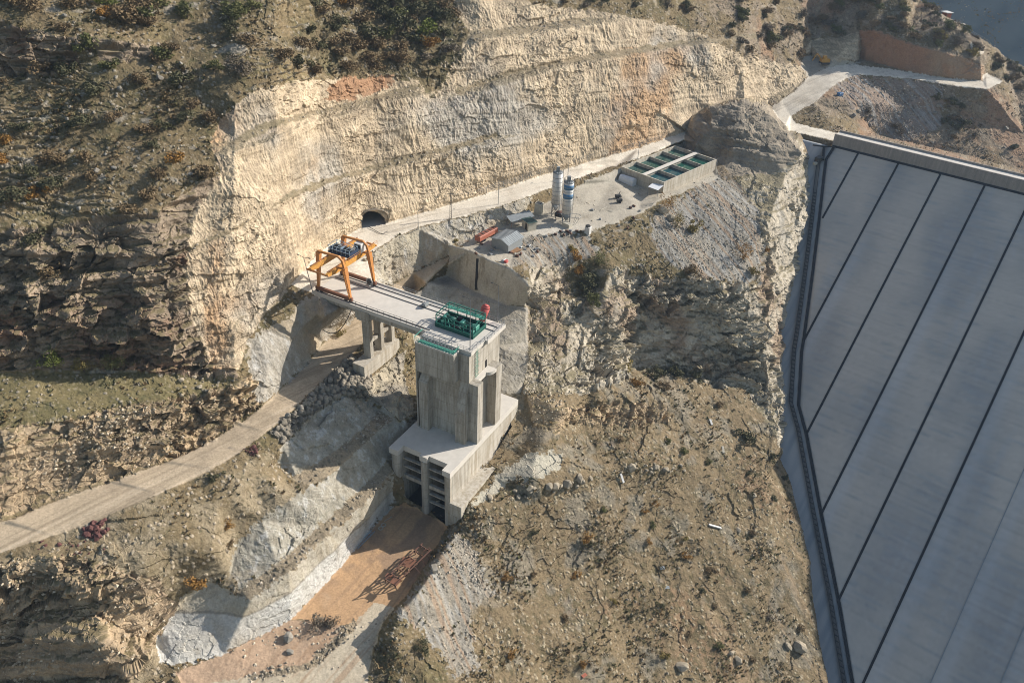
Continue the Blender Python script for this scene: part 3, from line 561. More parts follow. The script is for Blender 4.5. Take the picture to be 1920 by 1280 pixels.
piece('sprayed_wall', ['pitwall'], label='brown stained sloping wall of the pit right behind the concrete tower', cat='retaining wall')
piece('sprayed_wall', ['upper_tier'], label='upper tier of sprayed concrete left of the intake, above the gravel berm', cat='retaining wall')
piece('sprayed_wall', ['lower_tier'], label='white lower tier of sprayed concrete rising from the orange basin floor', cat='retaining wall')

# ================================================================== BUILDING HELPERS
class MB:
    def __init__(s): s.v = []; s.f = []
    def poly(s, pts, faces):
        i = len(s.v); s.v += [tuple(map(float, p)) for p in pts]; s.f += [tuple(i+k for k in f) for f in faces]; return s
    def hexa(s, c): return s.poly(c, [(3, 2, 1, 0), (4, 5, 6, 7), (0, 1, 5, 4), (1, 2, 6, 5), (2, 3, 7, 6), (3, 0, 4, 7)])
    def tb(s, a0, a1, b0, b1, z0, z1):            # box in the tower frame
        return s.hexa([T(a, b, z) for z in (z0, z1) for a, b in ((a0, b0), (a1, b0), (a1, b1), (a0, b1))])
    def prism(s, pts, z0, z1):                    # plan outline (x, y) from z0 to z1
        n = len(pts)
        return s.poly([(p[0], p[1], z0) for p in pts]+[(p[0], p[1], z1) for p in pts],
                      [tuple(range(n))[::-1], tuple(range(n, 2*n))]+[(k, (k+1) % n, n+(k+1) % n, n+k) for k in range(n)])
    def tprism(s, ab, z0, z1): return s.prism([T(a, b, 0)[:2] for a, b in ab], z0, z1)
    def bar(s, p, q, w=.2, h=None, up=(0, 0, 1)):
        p, q = Vector(p), Vector(q); d = (q-p).normalized(); h = h or w; up = Vector(up)
        if abs(d.dot(up)) > .97: up = Vector(AX)
        x = d.cross(up).normalized()*w/2; y = x.cross(d).normalized()*h/2
        return s.hexa([p-x-y, p+x-y, p+x+y, p-x+y, q-x-y, q+x-y, q+x+y, q-x+y])
    def taper(s, p, q, w0, w1, up=(0, 0, 1)):
        p, q = Vector(p), Vector(q); d = (q-p).normalized(); up = Vector(up)
        if abs(d.dot(up)) > .97: up = Vector(AX)
        x = d.cross(up).normalized(); y = x.cross(d).normalized(); c = []
        for o, w in ((p, w0), (q, w1)): c += [o-x*w/2-y*w/2, o+x*w/2-y*w/2, o+x*w/2+y*w/2, o-x*w/2+y*w/2]
        return s.hexa(c)
    def tube(s, p, q, r, n=8, r2=None, cap=True):
        p, q = Vector(p), Vector(q); d = (q-p).normalized(); u = Vector((0, 0, 1)) if abs(d.z) < .9 else Vector((1, 0, 0))
        x = d.cross(u).normalized(); y = d.cross(x); r2 = r if r2 is None else r2
        ring = lambda o, rr: [o+x*math.cos(2*math.pi*k/n)*rr+y*math.sin(2*math.pi*k/n)*rr for k in range(n)]
        fs = [(k, (k+1) % n, n+(k+1) % n, n+k) for k in range(n)]
        if cap: fs += [tuple(range(n))[::-1], tuple(range(n, 2*n))]
        return s.poly(ring(p, r)+ring(q, r2), fs)
    def path(s, pts, r, n=6):
        for a, b in zip(pts, pts[1:]): s.tube(a, b, r, n)
        return s
    def build(s, name, mat, parent=None, smooth=False, bevel=0, **kw):
        off = Vector(parent.matrix_basis.translation) if parent else Vector((0, 0, 0))
        if parent and parent.parent: off += Vector(parent.parent.matrix_basis.translation)
        if parent is None:
            a = np.array(s.v); off = Vector((float(a[:, 0].mean()), float(a[:, 1].mean()), float(a[:, 2].min())))
        me = bpy.data.meshes.new(name); me.from_pydata([tuple(Vector(p)-off) for p in s.v], [], s.f)
        me.materials.append(mat); me.update()
        if smooth: me.polygons.foreach_set('use_smooth', [True]*len(me.polygons))
        o = bpy.data.objects.new(name, me); COL.objects.link(o)
        if parent is None: o.location = off
        else: o.parent = parent
        if bevel:
            b = o.modifiers.new('bevel', 'BEVEL'); b.width = bevel; b.segments = 1; b.limit_method = 'ANGLE'
        return set_props(o, **kw)
def empty(name, loc, label, cat, group=None):
    o = bpy.data.objects.new(name, None); COL.objects.link(o); o.location = Vector([float(x) for x in loc]); o.empty_display_size = .5
    return set_props(o, label, cat, group)
def grid_at(u, v, arr):
    i = np.clip(np.searchsorted(US, u)-1, 0, NU-2); j = np.clip(np.searchsorted(VS, v)-1, 0, NV-2)
    fx = (u-US[i])/(US[i+1]-US[i]); fy = (v-VS[j])/(VS[j+1]-VS[j])
    return (arr[j, i]*(1-fx)+arr[j, i+1]*fx)*(1-fy)+(arr[j+1, i]*(1-fx)+arr[j+1, i+1]*fx)*fy
WG = Wd.reshape(NV, NU, 3)
def G(u, v): return grid_at(u, v, WG)
def height_to(b, v):                              # how tall an upright on b stands to reach row v
    lo, hi = -60., 120.
    for _ in range(50):
        mid = (lo+hi)/2
        if proj(np.array(b)+[0, 0, mid])[1] > v: lo = mid
        else: hi = mid
    return lo
def pmat(name, c, rough=.6, metal=0., var=.25, scale=1.5, stretch=1., stain=None, spec=.4, bump=0.):
    mt, n, b = nodes(name); b.inputs['Roughness'].default_value = rough; b.inputs['Metallic'].default_value = metal; b.inputs['Specular IOR Level'].default_value = spec
    g = n.nodes.new('ShaderNodeNewGeometry'); mp = n.nodes.new('ShaderNodeMapping'); mp.inputs['Scale'].default_value = (scale, scale, scale*stretch)
    no = n.nodes.new('ShaderNodeTexNoise'); no.inputs['Detail'].default_value = 6; no.inputs['Roughness'].default_value = .65; no.inputs['Scale'].default_value = 1
    n.links.new(g.outputs['Position'], mp.inputs[0]); n.links.new(mp.outputs[0], no.inputs['Vector'])
    rp = n.nodes.new('ShaderNodeMapRange'); rp.inputs[1].default_value = .3; rp.inputs[2].default_value = .7; n.links.new(no.outputs['Fac'], rp.inputs[0])
    mx = n.nodes.new('ShaderNodeMix'); mx.data_type = 'RGBA'
    d = stain or [x*(1-var) for x in c]
    mx.inputs[6].default_value = (*d, 1); mx.inputs[7].default_value = (*c, 1)
    n.links.new(rp.outputs[0], mx.inputs[0]); n.links.new(mx.outputs[2], b.inputs['Base Color'])
    if bump:
        bp = n.nodes.new('ShaderNodeBump'); bp.inputs['Strength'].default_value = bump; bp.inputs['Distance'].default_value = .05
        n.links.new(no.outputs['Fac'], bp.inputs['Height']); n.links.new(bp.outputs[0], b.inputs['Normal'])
    return mt
def concrete(name, c, stain, lift=2.6):
    """board-marked concrete: upright board lines, pour lines, rain streaks"""
    mt, n, b = nodes(name); b.inputs['Roughness'].default_value = .9; b.inputs['Specular IOR Level'].default_value = .2
    L = n.links.new; N = n.nodes.new
    g = N('ShaderNodeNewGeometry'); sp = N('ShaderNodeSeparateXYZ'); L(g.outputs['Position'], sp.inputs[0])
    def noise(sc, det=4):
        mp = N('ShaderNodeMapping'); mp.inputs['Scale'].default_value = sc; no = N('ShaderNodeTexNoise'); no.inputs['Scale'].default_value = 1; no.inputs['Detail'].default_value = det; no.inputs['Roughness'].default_value = .65
        L(g.outputs['Position'], mp.inputs[0]); L(mp.outputs[0], no.inputs['Vector']); return no.outputs['Fac']
    def rng_(x, a, b_, c_, d_):
        r = N('ShaderNodeMapRange'); r.inputs[1].default_value = a; r.inputs[2].default_value = b_; r.inputs[3].default_value = c_; r.inputs[4].default_value = d_; L(x, r.inputs[0]); return r.outputs[0]
    def mth(op, x, y):
        q = N('ShaderNodeMath'); q.operation = op
        for k, t in enumerate((x, y)):
            if isinstance(t, (int, float)): q.inputs[k].default_value = t
            else: L(t, q.inputs[k])
        return q.outputs[0]
    def mixc(f, a, b_):
        q = N('ShaderNodeMix'); q.data_type = 'RGBA'; L(f, q.inputs[0])
        for k, t in ((6, a), (7, b_)):
            if isinstance(t, tuple): q.inputs[k].default_value = (*t, 1)
            else: L(t, q.inputs[k])
        return q.outputs[2]
    streak = noise((1.1, 1.1, .12)); blot = noise((.3, .3, .3), 6); fine = noise((5, 5, 1.5), 3)
    c1 = mixc(rng_(streak, .40, .62, 0, 1), tuple(c), tuple(stain)); c2 = mixc(rng_(blot, .45, .7, 0, .6), c1, tuple(x*.78 for x in c))
    fr_ = mth('FRACT', mth('MULTIPLY', sp.outputs[2], 1/lift), 0); line = rng_(mth('ABSOLUTE', mth('SUBTRACT', fr_, .5), 0), .47, .5, 1, .6)
    a_ = mth('ADD', mth('MULTIPLY', sp.outputs[0], AX[0]), mth('MULTIPLY', sp.outputs[1], AX[1])); b2 = mth('ADD', mth('MULTIPLY', sp.outputs[0], BX[0]), mth('MULTIPLY', sp.outputs[1], BX[1]))
    bl = mth('FRACT', mth('MULTIPLY', mth('ADD', a_, b2), .8), 0); bline = rng_(mth('ABSOLUTE', mth('SUBTRACT', bl, .5), 0), .44, .5, 1, .84)
    k = mth('MULTIPLY', mth('MULTIPLY', line, bline), rng_(fine, .3, .7, .9, 1.1))
    q = N('ShaderNodeMix'); q.data_type = 'RGBA'; q.blend_type = 'MULTIPLY'; q.inputs[0].default_value = 1; L(c2, q.inputs[6]); L(k, q.inputs[7]); L(q.outputs[2], b.inputs['Base Color'])
    bp = N('ShaderNodeBump'); bp.inputs['Strength'].default_value = .3; bp.inputs['Distance'].default_value = .04; L(k, bp.inputs['Height']); L(bp.outputs[0], b.inputs['Normal'])
    return mt
M_CON = concrete('board_concrete', (.47, .43, .36), (.29, .255, .20)); M_CON2 = concrete('footing_concrete', (.52, .475, .395), (.35, .30, .225))
M_DECK = pmat('deck_concrete', (.62, .575, .50), .9, var=.16, scale=.5, spec=.2, bump=.1); M_ORANGE = pmat('orange_paint', (.58, .25, .06), .55, var=.4, scale=1.6, stain=(.40, .17, .06)); M_YEL = pmat('yellow_paint', (.64, .33, .06), .55, var=.3, scale=1.4, stain=(.46, .22, .06))
M_RUST = pmat('rusty_steel', (.15, .075, .05), .85, var=.4, scale=1.2); M_BROWN = pmat('brown_paint', (.24, .11, .065), .6, var=.35, scale=.8); M_STEEL = pmat('galvanised_steel', (.33, .34, .34), .5, .4, var=.3)
M_DARK = pmat('dark_steel', (.055, .055, .055), .6, var=.4); M_BLUE = pmat('dark_blue_paint', (.035, .055, .10), .5, var=.3); M_LBLUE = pmat('pale_blue_paint', (.28, .38, .46), .5, var=.3)
M_GREEN = pmat('green_paint', (.012, .12, .088), .55, var=.45, scale=2); M_GREEN2 = pmat('mint_paint', (.09, .33, .25), .55, var=.3, scale=2); M_WHITE = pmat('white_paint', (.66, .655, .63), .5, var=.14, scale=1, stretch=.25, stain=(.50, .47, .42))
M_SBLUE = pmat('silo_blue', (.07, .19, .33), .5, var=.2); M_GREY = pmat('grey_steel_sheet', (.30, .32, .32), .55, .2, var=.25, scale=.8); M_RED = pmat('red_paint', (.52, .10, .085), .55, var=.25, scale=2); M_TRUCK = pmat('faded_red_paint', (.45, .15, .09), .6, var=.35, scale=1.5)
M_CREAM = pmat('cream_plaster', (.50, .46, .37), .9, var=.25, scale=1.2); M_BLACK = pmat('black_rubber', (.018, .02, .026), .8, var=.4); M_VOID = pmat('opening_shade', (.02, .018, .016), 1, var=.3); M_GLASS = pmat('dark_glass', (.02, .025, .03), .15)  # void colour: near-black paint standing for shade inside openings
M_YEXC = pmat('digger_yellow', (.50, .27, .05), .6, var=.3); M_TARP = pmat('white_tarpaulin', (.62, .63, .64), .7, var=.14, scale=1.2)

# ================================================================== DAM
t_ax = lambda t, s, o=0.: DP0 + CR*t + DUP*s + DN_N*o
def dam_ts(u, v): wq = damP(u, v)-DP0; return wq@CR, wq@DUP
PERI = [dam_ts(*q) for q in [(1565, 274), (1549, 299), (1544, 338), (1536, 411), (1525, 502), (1508, 630), (1503, 660), (1497.5, 760), (1512, 813), (1540, 963), (1573, 1128), (1599, 1280), (1640, 1480)]]
ps = np.array([p[1] for p in PERI]); pt_ = np.array([p[0] for p in PERI])
def peri_t(s): return np.interp(-np.asarray(s), -ps, pt_)
dam = empty('dam', t_ax(0, 0), 'huge sloping grey concrete face with dark joint strips, filling the right side', 'dam')
DOFF = Vector(dam.location)
M_FACE = None
def attr_mat(name, rough, bump):
    mt, n, b = nodes(name); b.inputs['Roughness'].default_value = rough; b.inputs['Specular IOR Level'].default_value = .25
    at = n.nodes.new('ShaderNodeAttribute'); at.attribute_name = 'col'; n.links.new(at.outputs['Color'], b.inputs['Base Color'])
    return mt
M_FACE = attr_mat('slab_concrete', .85, 0)
def slab(name, tl, s_arr, off, colfn, parent):
    """sheet on the dam slope: rows at s_arr, each row from tl(s)[0] to tl(s)[1]"""
    nu = 150; S = np.repeat(s_arr[:, None], nu, 1); lo = np.array([tl(x)[0] for x in s_arr])[:, None]; hi = np.array([tl(x)[1] for x in s_arr])[:, None]
    Tt = lo+(hi-lo)*np.linspace(0, 1, nu)[None]
    top = (DP0+CR*Tt[..., None]+DUP*S[..., None]+DN_N*off).reshape(-1, 3)
    nv = len(s_arr); jj, ii = np.meshgrid(np.arange(nv-1), np.arange(nu-1), indexing='ij'); a = (jj*nu+ii).ravel()
    f = np.stack([a, a+1, a+nu+1, a+nu], 1)
    o = raw_mesh(name, top-np.array(DOFF), f, M_FACE, colfn(Tt.ravel(), S.ravel()), True)
    md = o.modifiers.new('solid', 'SOLIDIFY'); md.thickness = .5; md.offset = -1 if True else 1
    o.parent = parent; return o
def facecol(t, s):
    z = np.zeros_like(t)
    a = fbm(np.stack([t*.05, s*.02, z], 1), 4); bnd = perlin(np.stack([s*1.1, np.floor(t/13.5)*3.1, z], 1)); st = fbm(np.stack([t*.5, s*.03, z+3], 1), 3); pnl = perlin(np.stack([np.floor(t/13.5+.02)*7.7, z+.5, np.floor(s/30)*.0+.5], 1))
    c = mix(np.tile((.52, .455, .385), (len(t), 1)), (.385, .355, .32), sstep(a, -.2, .35)); c = mix(c, (.40, .365, .34), .6*sstep(a+.25*st, .1, .5)); c = mix(c, (.43, .44, .445), .3*sstep(st+.3*a, .15, .5))
    sp_ = perlin(np.stack([t*.12, s*.9, z+7], 1)); c = mix(c, (.31, .32, .325), .5*sstep(sp_+a*.8, .25, .55))
    fr2 = (t/13.5) % 1; pk = np.clip((-t/13.45).astype(int), 0, 11); wash = np.array([0, 1, .15, .9, .1, .7, .9, .2, .5, 0, 0, 0])[pk]*np.exp(-((((-t/13.45) % 1)-.14)/.13)**2)*sstep(-s+15*a, 22, 55)
    c = mix(c, (.50, .50, .50), .5*wash); lift_ = 1-sstep(np.abs(((s+200)/3.2) % 1-.5), .0, .06); c = c*(1-.07*lift_*(st > -.1))[:, None]
    return c*(1+.07*bnd+.09*pnl)[:, None]*(1+.02*rng.normal(size=len(t)))[:, None]
s_rows = np.concatenate([np.arange(0, -60, -.6), np.arange(-60, -200, -.8)])
slab('concrete_face', lambda s: (-170, float(peri_t(s))-.3), s_rows, 0, facecol, dam)
def plinthcol(t, s):
    z = np.zeros_like(t); a = fbm(np.stack([t*.6, s*.04, z], 1), 4); c = mix(np.tile((.42, .415, .405), (len(t), 1)), (.30, .32, .335), sstep(a, -.2, .3))
    d = t-peri_t(s); c = mix(c, (.17, .145, .125), .8*np.exp(-((d-2.6)/1.0)**2)); c = mix(c, (.36, .37, .38), .6*np.exp(-((d-9)/2.)**2)); return c
slab('plinth', lambda s: (float(peri_t(s))+.5, float(peri_t(s))+26), s_rows, -.5, plinthcol, dam)
js = {0: None}
for k in range(0, 12):
    t0 = -13.45*k
    sa = np.arange(-.2, -199, -1.)
    if k > 6: sb = -199
    else:
        d_ = peri_t(sa)-t0; ix = np.argmax(d_ < .2) if (d_ < .2).any() else len(sa)-1; sb = sa[ix]
        if k == 0: sb = -28.6
    thin = k >= 6
    MB().bar(t_ax(t0, -.1, .06), t_ax(t0, sb, .06), (.62 if not thin else .22), .16, up=DN_N).build('joint', M_BLACK if not thin else M_GREY, dam)
m_ = MB()
for (a, b) in zip(PERI, PERI[1:]): m_.bar(t_ax(a[0], a[1], .08), t_ax(b[0], b[1]-.1, .08), (.85), .25, up=DN_N)
m_.build('perimeter_joint', M_BLACK, dam)
MB().bar(t_ax(9, -.1, .07), t_ax(-170, -.1, .07), .75, .2, up=DN_N).build('crest_joint', M_BLACK, dam)
# chain track beside the perimeter joint
m_ = MB()
for (a, b) in zip(PERI[1:], PERI[2:]):
    m_.bar(t_ax(a[0]+1.9, a[1], .0), t_ax(b[0]+1.9, b[1], .0), .2, .3, up=DN_N); m_.bar(t_ax(a[0]+3., a[1], .0), t_ax(b[0]+3., b[1], .0), .2, .3, up=DN_N)
for s in np.arange(-20, -195, -1.3): t0 = float(peri_t(s)); m_.bar(t_ax(t0+1.9, s, .0), t_ax(t0+3.1, s, .0), .3, .25, up=DN_N)
m_.build('walkway_ladder', M_DARK, dam)
M_PAR = concrete('parapet_concrete', (.31, .275, .245), (.24, .22, .20), 9.)
def crest(o0, o1, z0, z1, t0=9.4, t1=-170):
    m = MB(); h = lambda t, o, z: DP0 + CR*t + DS*o + np.array([0, 0, z])
    return m.hexa([h(t0, o0, z0), h(t1, o0, z0), h(t1, o1, z0), h(t0, o1, z0), h(t0, o0, z1), h(t1, o0, z1), h(t1, o1, z1), h(t0, o1, z1)])
crest(.3, .8, -.5, 4.1).build('parapet', M_PAR, dam)
crest(.8, 5.2, -2, 3.6).build('crest_road', M_DECK, dam)
crest(5.2, 5.5, -2, 4.2).build('rear_parapet', M_PAR, dam)
for t in np.arange(6, -165, -9.): p = DP0+CR*t+DS*5.35+np.array([0, 0, 4.2]); MB().tube(p, p+[0, 0, 4.], .05, 5).build('lamp_pole', M_STEEL, dam)
# rough rockfill behind the crest
h_ = lambda t, o, z: DP0+CR*t+DS*o+np.array([0, 0, z])
MB().hexa([h_(4, 5.5, -60), h_(-170, 5.5, -60), h_(-170, 90, -61), h_(4, 90, -61), h_(4, 5.5, 2.5), h_(-170, 5.5, 2.5), h_(-170, 90, -58), h_(4, 90, -58)]).build('rockfill_slope', pmat('rockfill', (.28, .22, .16), .95, var=.5, scale=.8, bump=1), dam)

# ================================================================== BRIDGE
br = empty('bridge', T(28, 6, -13.5), 'concrete bridge carrying the crane rails from the hillside to the tower', 'bridge')
MB().tb(12.6, 44.5, 1.6, 12.6, -.55, 0).build('deck', M_DECK, br)
for b0 in (1.45, 12.6): MB().tb(12.6, 44.2, b0, b0+.35 if b0 > 5 else 1.75, -.45 if b0 > 5 else -.75, .28).build('kerb', M_DECK, br)
for b0 in (1.9, 6.4, 10.9): MB().tb(12.7, 30.2, b0, b0+1.2, -2.1, -.55).build('beam', M_CON, br); MB().tb(30.2, 45, b0, b0+1.2, -1.8, -.552).build('beam', M_CON, br)
for b0 in (2.0, 6.2, 10.4):
    MB().tb(28.8, 30.8, b0, b0+1.15, -14, -3.2).build('column', M_CON, br)
MB().tb(28.3, 31.6, 1.3, 12.6, -3.2, -2.1).tb(28.0, 31.9, 1.25, 2.9, -2.7, -.552).build('pier_cap', M_CON, br)
for b0 in (3.15, 7.35): MB().tb(29.3, 30.3, b0, b0+3.05, -10, -9.2).build('tie_beam', M_CON, br)
MB().tb(28.0, 31.4, -1.7, 12.2, -17.2, -13.6).build('footing', M_CON2, br)
for b0 in (2.3, 9.5, 11.2):
    MB().tb(-.2 if b0 > 5 else 12, 44.3, b0, b0+.09, .0, .15).build('crane_rail', M_DARK, br)
def railing(m, pts, h=1.05, gap=1.5, r=.03):
    for p, q in zip(pts, pts[1:]):
        p, q = np.array(p), np.array(q); n = max(1, int(np.linalg.norm(q-p)/gap))
        for k in range(n+1): x = p+(q-p)*k/n; m.bar(x, x+[0, 0, h], r*2)
        for zz in (h, h*.55): m.bar(p+[0, 0, zz], q+[0, 0, zz], r*1.8)
railing(m_ := MB(), [T(13, 1.6, .25), T(33.4, 1.6, .25)]); m_.build('guard_rail', M_DARK, br)
railing(m_ := MB(), [T(0, 12.9, .25), T(34, 12.9, .25)]); m_.build('guard_rail', M_STEEL, br)

# ================================================================== INTAKE TOWER
tw = empty('intake_tower', T(6, 0, -41.6), 'tall square concrete intake tower at the end of the bridge, green machinery on its roof', 'tower')
MB().tb(0, 12.4, -.65, 12.4, -24.1, -.9).build('shaft', M_CON, tw)
MB().tb(-.25, 12.55, -.2, 13.1, -.9, 0).tb(-.9, -.25, 5.5, 13.4, -.9, .02).build('top_slab', M_DECK, tw)
MB().tb(2.6, 12.5, -2.75, -.65, -7.9, -.55).tb(12.45, 12.8, -2.4, 3, -24.1, -2.2).build('gallery_block', M_CON, tw)
MB().tb(2.6, 12.5, -2.75, -2.6, -.55, -.2).tb(2.6, 2.75, -2.6, -.3, -.55, -.2).tb(12.35, 12.5, -2.6, -.3, -.55, -.2).build('gallery_kerb', M_DECK, tw)
MB().tb(3, 12.1, -2.5, -.75, -.55, -.42).build('gallery_floor', M_GREEN2, tw)
def buttress(a0, a1, b0, b1, ztop, zc):           # front pilaster whose head is cut off on a slope
    m = MB(); c = []
    lo = [T(a0, b0, -24.1), T(a1, b0, -24.1), T(a1, b1, -24.1), T(a0, b1, -24.1)]
    hi = [T(a0, b0, zc), T(a1, b0, zc), T(a1, b1, ztop), T(a0, b1, ztop)]
    return m.hexa(lo+hi)
buttress(9.7, 12.0, -2.55, -.65, -7.95, -10.8).build('pilaster', M_CON, tw)
buttress(-.0, 2.2, -2.5, -.65, -8.2, -15).tb(1.9, 2.3, -2.7, -.65, -24.1, -16).build('pilaster', M_CON, tw)
MB().tb(-2.3, 0, -.7, 1.5, -24.1, -7.85).build('buttress', M_CON, tw)
MB().tb(-2.3, 0, 7.3, 9.7, -24.1, -7.85).build('buttress', M_CON, tw)
MB().tb(12.4, 14., 7.3, 9.7, -24.1, -7.85).build('buttress', M_CON, tw)
fil = [(-1.1, 1.5)]+[(-1.1-1.2*math.sin(k*math.pi/12), 4.9+2.4*(1-math.cos(k*math.pi/12))) for k in range(7)]+[(0, 7.3), (0, 1.5)]
MB().tprism([(a, min(b, 7.3)) for a, b in fil], -8.7, -7.86).build('ledge', M_DECK, tw)
MB().tb(-.04, .1, 6.1, 6.9, -7.8, -5.9).build('doorway', M_VOID, tw)
MB().tb(-.06, .1, 1.6, 2.4, -1.4, -.95).build('doorway', M_VOID, tw)  # both doorways are flat panels, their inner shade painted near-black
m_ = MB()
for b0 in (1.75, 2.35): m_.bar(T(-.22, b0, -7.8), T(-.22, b0, -.2), .06)
for z in np.arange(-7.6, -.2, .4): m_.bar(T(-.22, 1.75, z), T(-.22, 2.35, z), .05)
for z in np.arange(-7, 0, 1.1):
    for b0 in (1.6, 2.5): m_.bar(T(-.0, b0, z), T(-.6, b0, z), .04)
    m_.bar(T(-.6, 1.6, z), T(-.6, 2.5, z), .04)
m_.build('ladder', M_GREEN2, tw)
# intake block
MB().tb(-2.3, 14, -9.7, 18.6, -25.6, -24.1).tb(-2.3, -.2, -12, -9.7, -25.6, -24.101).tb(11.6, 14, -12, -9.7, -25.6, -24.102).tb(4.7, 6.7, -10.6, -9.7, -25.6, -24.1).build('roof_slab', M_DECK, tw)
MB().tb(-2.3, -1., -9.7, 18.6, -41.8, -25.6).build('side_wall', M_CON2, tw); MB().tb(12.8, 14, -9.7, 18.6, -41.8, -25.6).build('side_wall', M_CON, tw)
def pier(a0, a1, bn, bk=-4):
    r = (a1-a0)/2; c = (a0+a1)/2
    return MB().tprism([(a0, bk), (a0, bn+r)]+[(c-r*math.cos(k*math.pi/8), bn+r-r*.8*math.sin(k*math.pi/8)) for k in range(1, 8)]+[(a1, bn+r), (a1, bk)], -42, -25.6)
pier(11.7, 14.05, -12).build('pier', M_CON, tw); pier(4.75, 6.65, -11).build('pier', M_CON, tw); pier(-2.35, -.35, -12.1).build('pier', M_CON, tw)
MB().tb(-2.3, -1.6, -12., -9.7, -41.9, -25.6).build('wing_wall', M_CON2, tw)
for a0, a1 in ((6.6, 11.7), (-.35, 4.8)):
    for z, h in ((-27.6, .3), (-30, .3), (-32.7, 1.0), (-35.3, .35), (-37.8, .35)):
        if a0 > 5 and z < -33: continue
        MB().tb(a0, a1, -9.9, -9.2, z-h, z).build('screen_beam', M_CON, tw)
MB().tb(-1, 12.8, -2.2, -1.4, -41.8, -25.6).build('rear_wall', M_CON, tw)
MB().tprism([(8.9-2.4*math.cos(k*math.pi/8), -2.25) for k in (0, 8)]+[(11.3, -2.19), (6.5, -2.19)], -41.5, -35).build('gate_opening', M_VOID, tw); MB().tb(-.3, 4.7, -2.25, -2.19, -41.5, -26).build('gate_opening', M_VOID, tw)  # near-black sheets on the rear wall paint the shade of the gates
MB().tb(-1.2, 13, -9.6, -1.4, -42.2, -41.5).build('sill_floor', M_DARK, tw)
MB().tb(-5.4, -2.3, -12.3, 16, -36, -32.6).tb(-5.3, -2.3, -12.1, -6, -42, -36).build('side_footing', M_CON2, tw)
railing(m_ := MB(), [T(12.4, -.2, 0), T(.1, -.2, 0), T(.1, 1, 0)]); railing(m_, [T(-.15, .2, 0), T(-.15, 5.4, 0), T(-.8, 5.6, 0), T(-.8, 13.2, 0), T(.5, 13, 0)]); m_.build('guard_rail', M_STEEL, tw)
railing(m_ := MB(), [T(12.5, -2.7, -.2), T(2.65, -2.7, -.2), T(2.65, -.6, -.2)], 1.0, .9); m_.bar(T(12.6, -2.8, 1), T(12.6, .4, 1.2), .14).bar(T(2.6, -2.6, .6), T(2.6, -.4, .8), .1).build('gallery_rail', M_GREEN2, tw)
m_ = MB()                                          # lattice beam lying along the gallery
for b0, z in ((-1.75, .25), (-1.0, .25), (-1.4, .9)): m_.bar(T(3.4, b0, z), T(11.6, b0, z), .12)
for k, a in enumerate(np.arange(3.4, 11.6, .9)):
    m_.bar(T(a, -1.75, .25), T(a+.9, -1.0, .25), .08); m_.bar(T(a, -1.75, .25), T(a+.45, -1.4, .9), .07); m_.bar(T(a+.45, -1.4, .9), T(a+.9, -1, .25), .07)
m_.build('lattice_beam', M_STEEL, tw)

# ================================================================== GATE HOIST (green)
gh = empty('gate_hoist', T(7.2, 7, 0), 'dark green steel gate hoist with open frame, on top of the concrete tower', 'hoist')
MB().tb(2.1, 12, 4.3, 9.9, .25, .45).tb(2.1, 12, 4.3, 4.5, .05, 1.1).tb(2.1, 2.3, 4.5, 9.7, .05, 1.1).tb(11.8, 12, 4.5, 9.7, .05, 1.1).tb(2.1, 12, 9.7, 9.9, .05, 1.1).build('base_tray', M_GREEN, gh)
m_ = MB()
for a in np.linspace(2.3, 11.8, 5):
    for b in (4.5, 9.7): m_.bar(T(a, b, 1), T(a, b, 3.5 if b > 5 else 3.1), .16)
    m_.bar(T(a, 9.7, 2.6), T(a, 4.5, 2.4), .1) if a in (2.3, 11.8) else None
for b, z in ((4.5, 3.1), (4.5, 2.1), (9.7, 3.5), (9.7, 2.5)): m_.bar(T(2.3, b, z), T(11.8, b, z), .16)
for a in (2.3, 11.8): m_.bar(T(a, 4.5, 3.1), T(a, 9.7, 3.5), .16)
m_.build('frame', M_GREEN, gh)
m_ = MB(); m_.tb(2.3, 11.8, 8.9, 10., 2.55, 2.65); railing(m_, [T(2.3, 8.9, 2.65), T(11.8, 8.9, 2.65)], 1., 1.2, .04); railing(m_, [T(2.3, 10, 2.65), T(11.8, 10, 2.65)], 1., 1.2, .04); m_.build('walkway', M_GREEN2, gh)
for a in (4.2, 9.4): MB().tube(T(a-1.1, 7, 1.25), T(a+1.1, 7, 1.25), .75, 14).build('winding_drum', M_GREEN, gh, True); 
for a in (3.0, 6.4, 10.8): MB().tb(a-.45, a+.45, 6.2, 7.8, .45, 1.9).tb(a-.3, a+.3, 5.2, 6.0, .45, 1.3).build('gearbox', M_GREEN2, gh, bevel=.08)
MB().tube(T(6, 5.4, 1.), T(8, 5.4, 1.), .4, 10).build('motor', M_DARK, gh, True); MB().tb(7.4, 8.4, 7.8, 8.7, .45, 1.7).build('control_box', M_DARK, gh, bevel=.05)
m_ = MB()
for k in range(26): a, b = random.uniform(2.8, 11.4), random.uniform(4.9, 9); MB().bar(T(a, b, .5), T(a+random.uniform(-1, 1), b+random.uniform(-1, 1), random.uniform(.9, 2.2)), random.uniform(.06, .16)).build('pipe', M_GREEN2, gh)
rt = empty('pressure_tank', T(4.5, 11.2, 0), 'leaning red cylinder with a domed top, behind the green hoist', 'tank')
p0, p1 = T(4.2, 11.6, .4), T(3.6, 12.4, 4.2)
d_ = (p1-p0); MB().tube(p0, p0+d_*.8, .75, 16, 1.0, True).tube(p0+d_*.8, p0+d_*.93, 1.0, 16, .8).tube(p0+d_*.93, p1, .8, 16, .3).build('shell', M_RED, rt, True)
MB().bar(T(4.9, 11, 0), p0, .15).bar(T(3.7, 11, 0), p0, .15).bar(T(4.2, 12.4, 0), p0, .15).build('stand', M_DARK, rt)
tc = empty('rail_trolley', T(18.6, 10, .15), 'small pale metal trolley standing on the bridge rails', 'trolley')
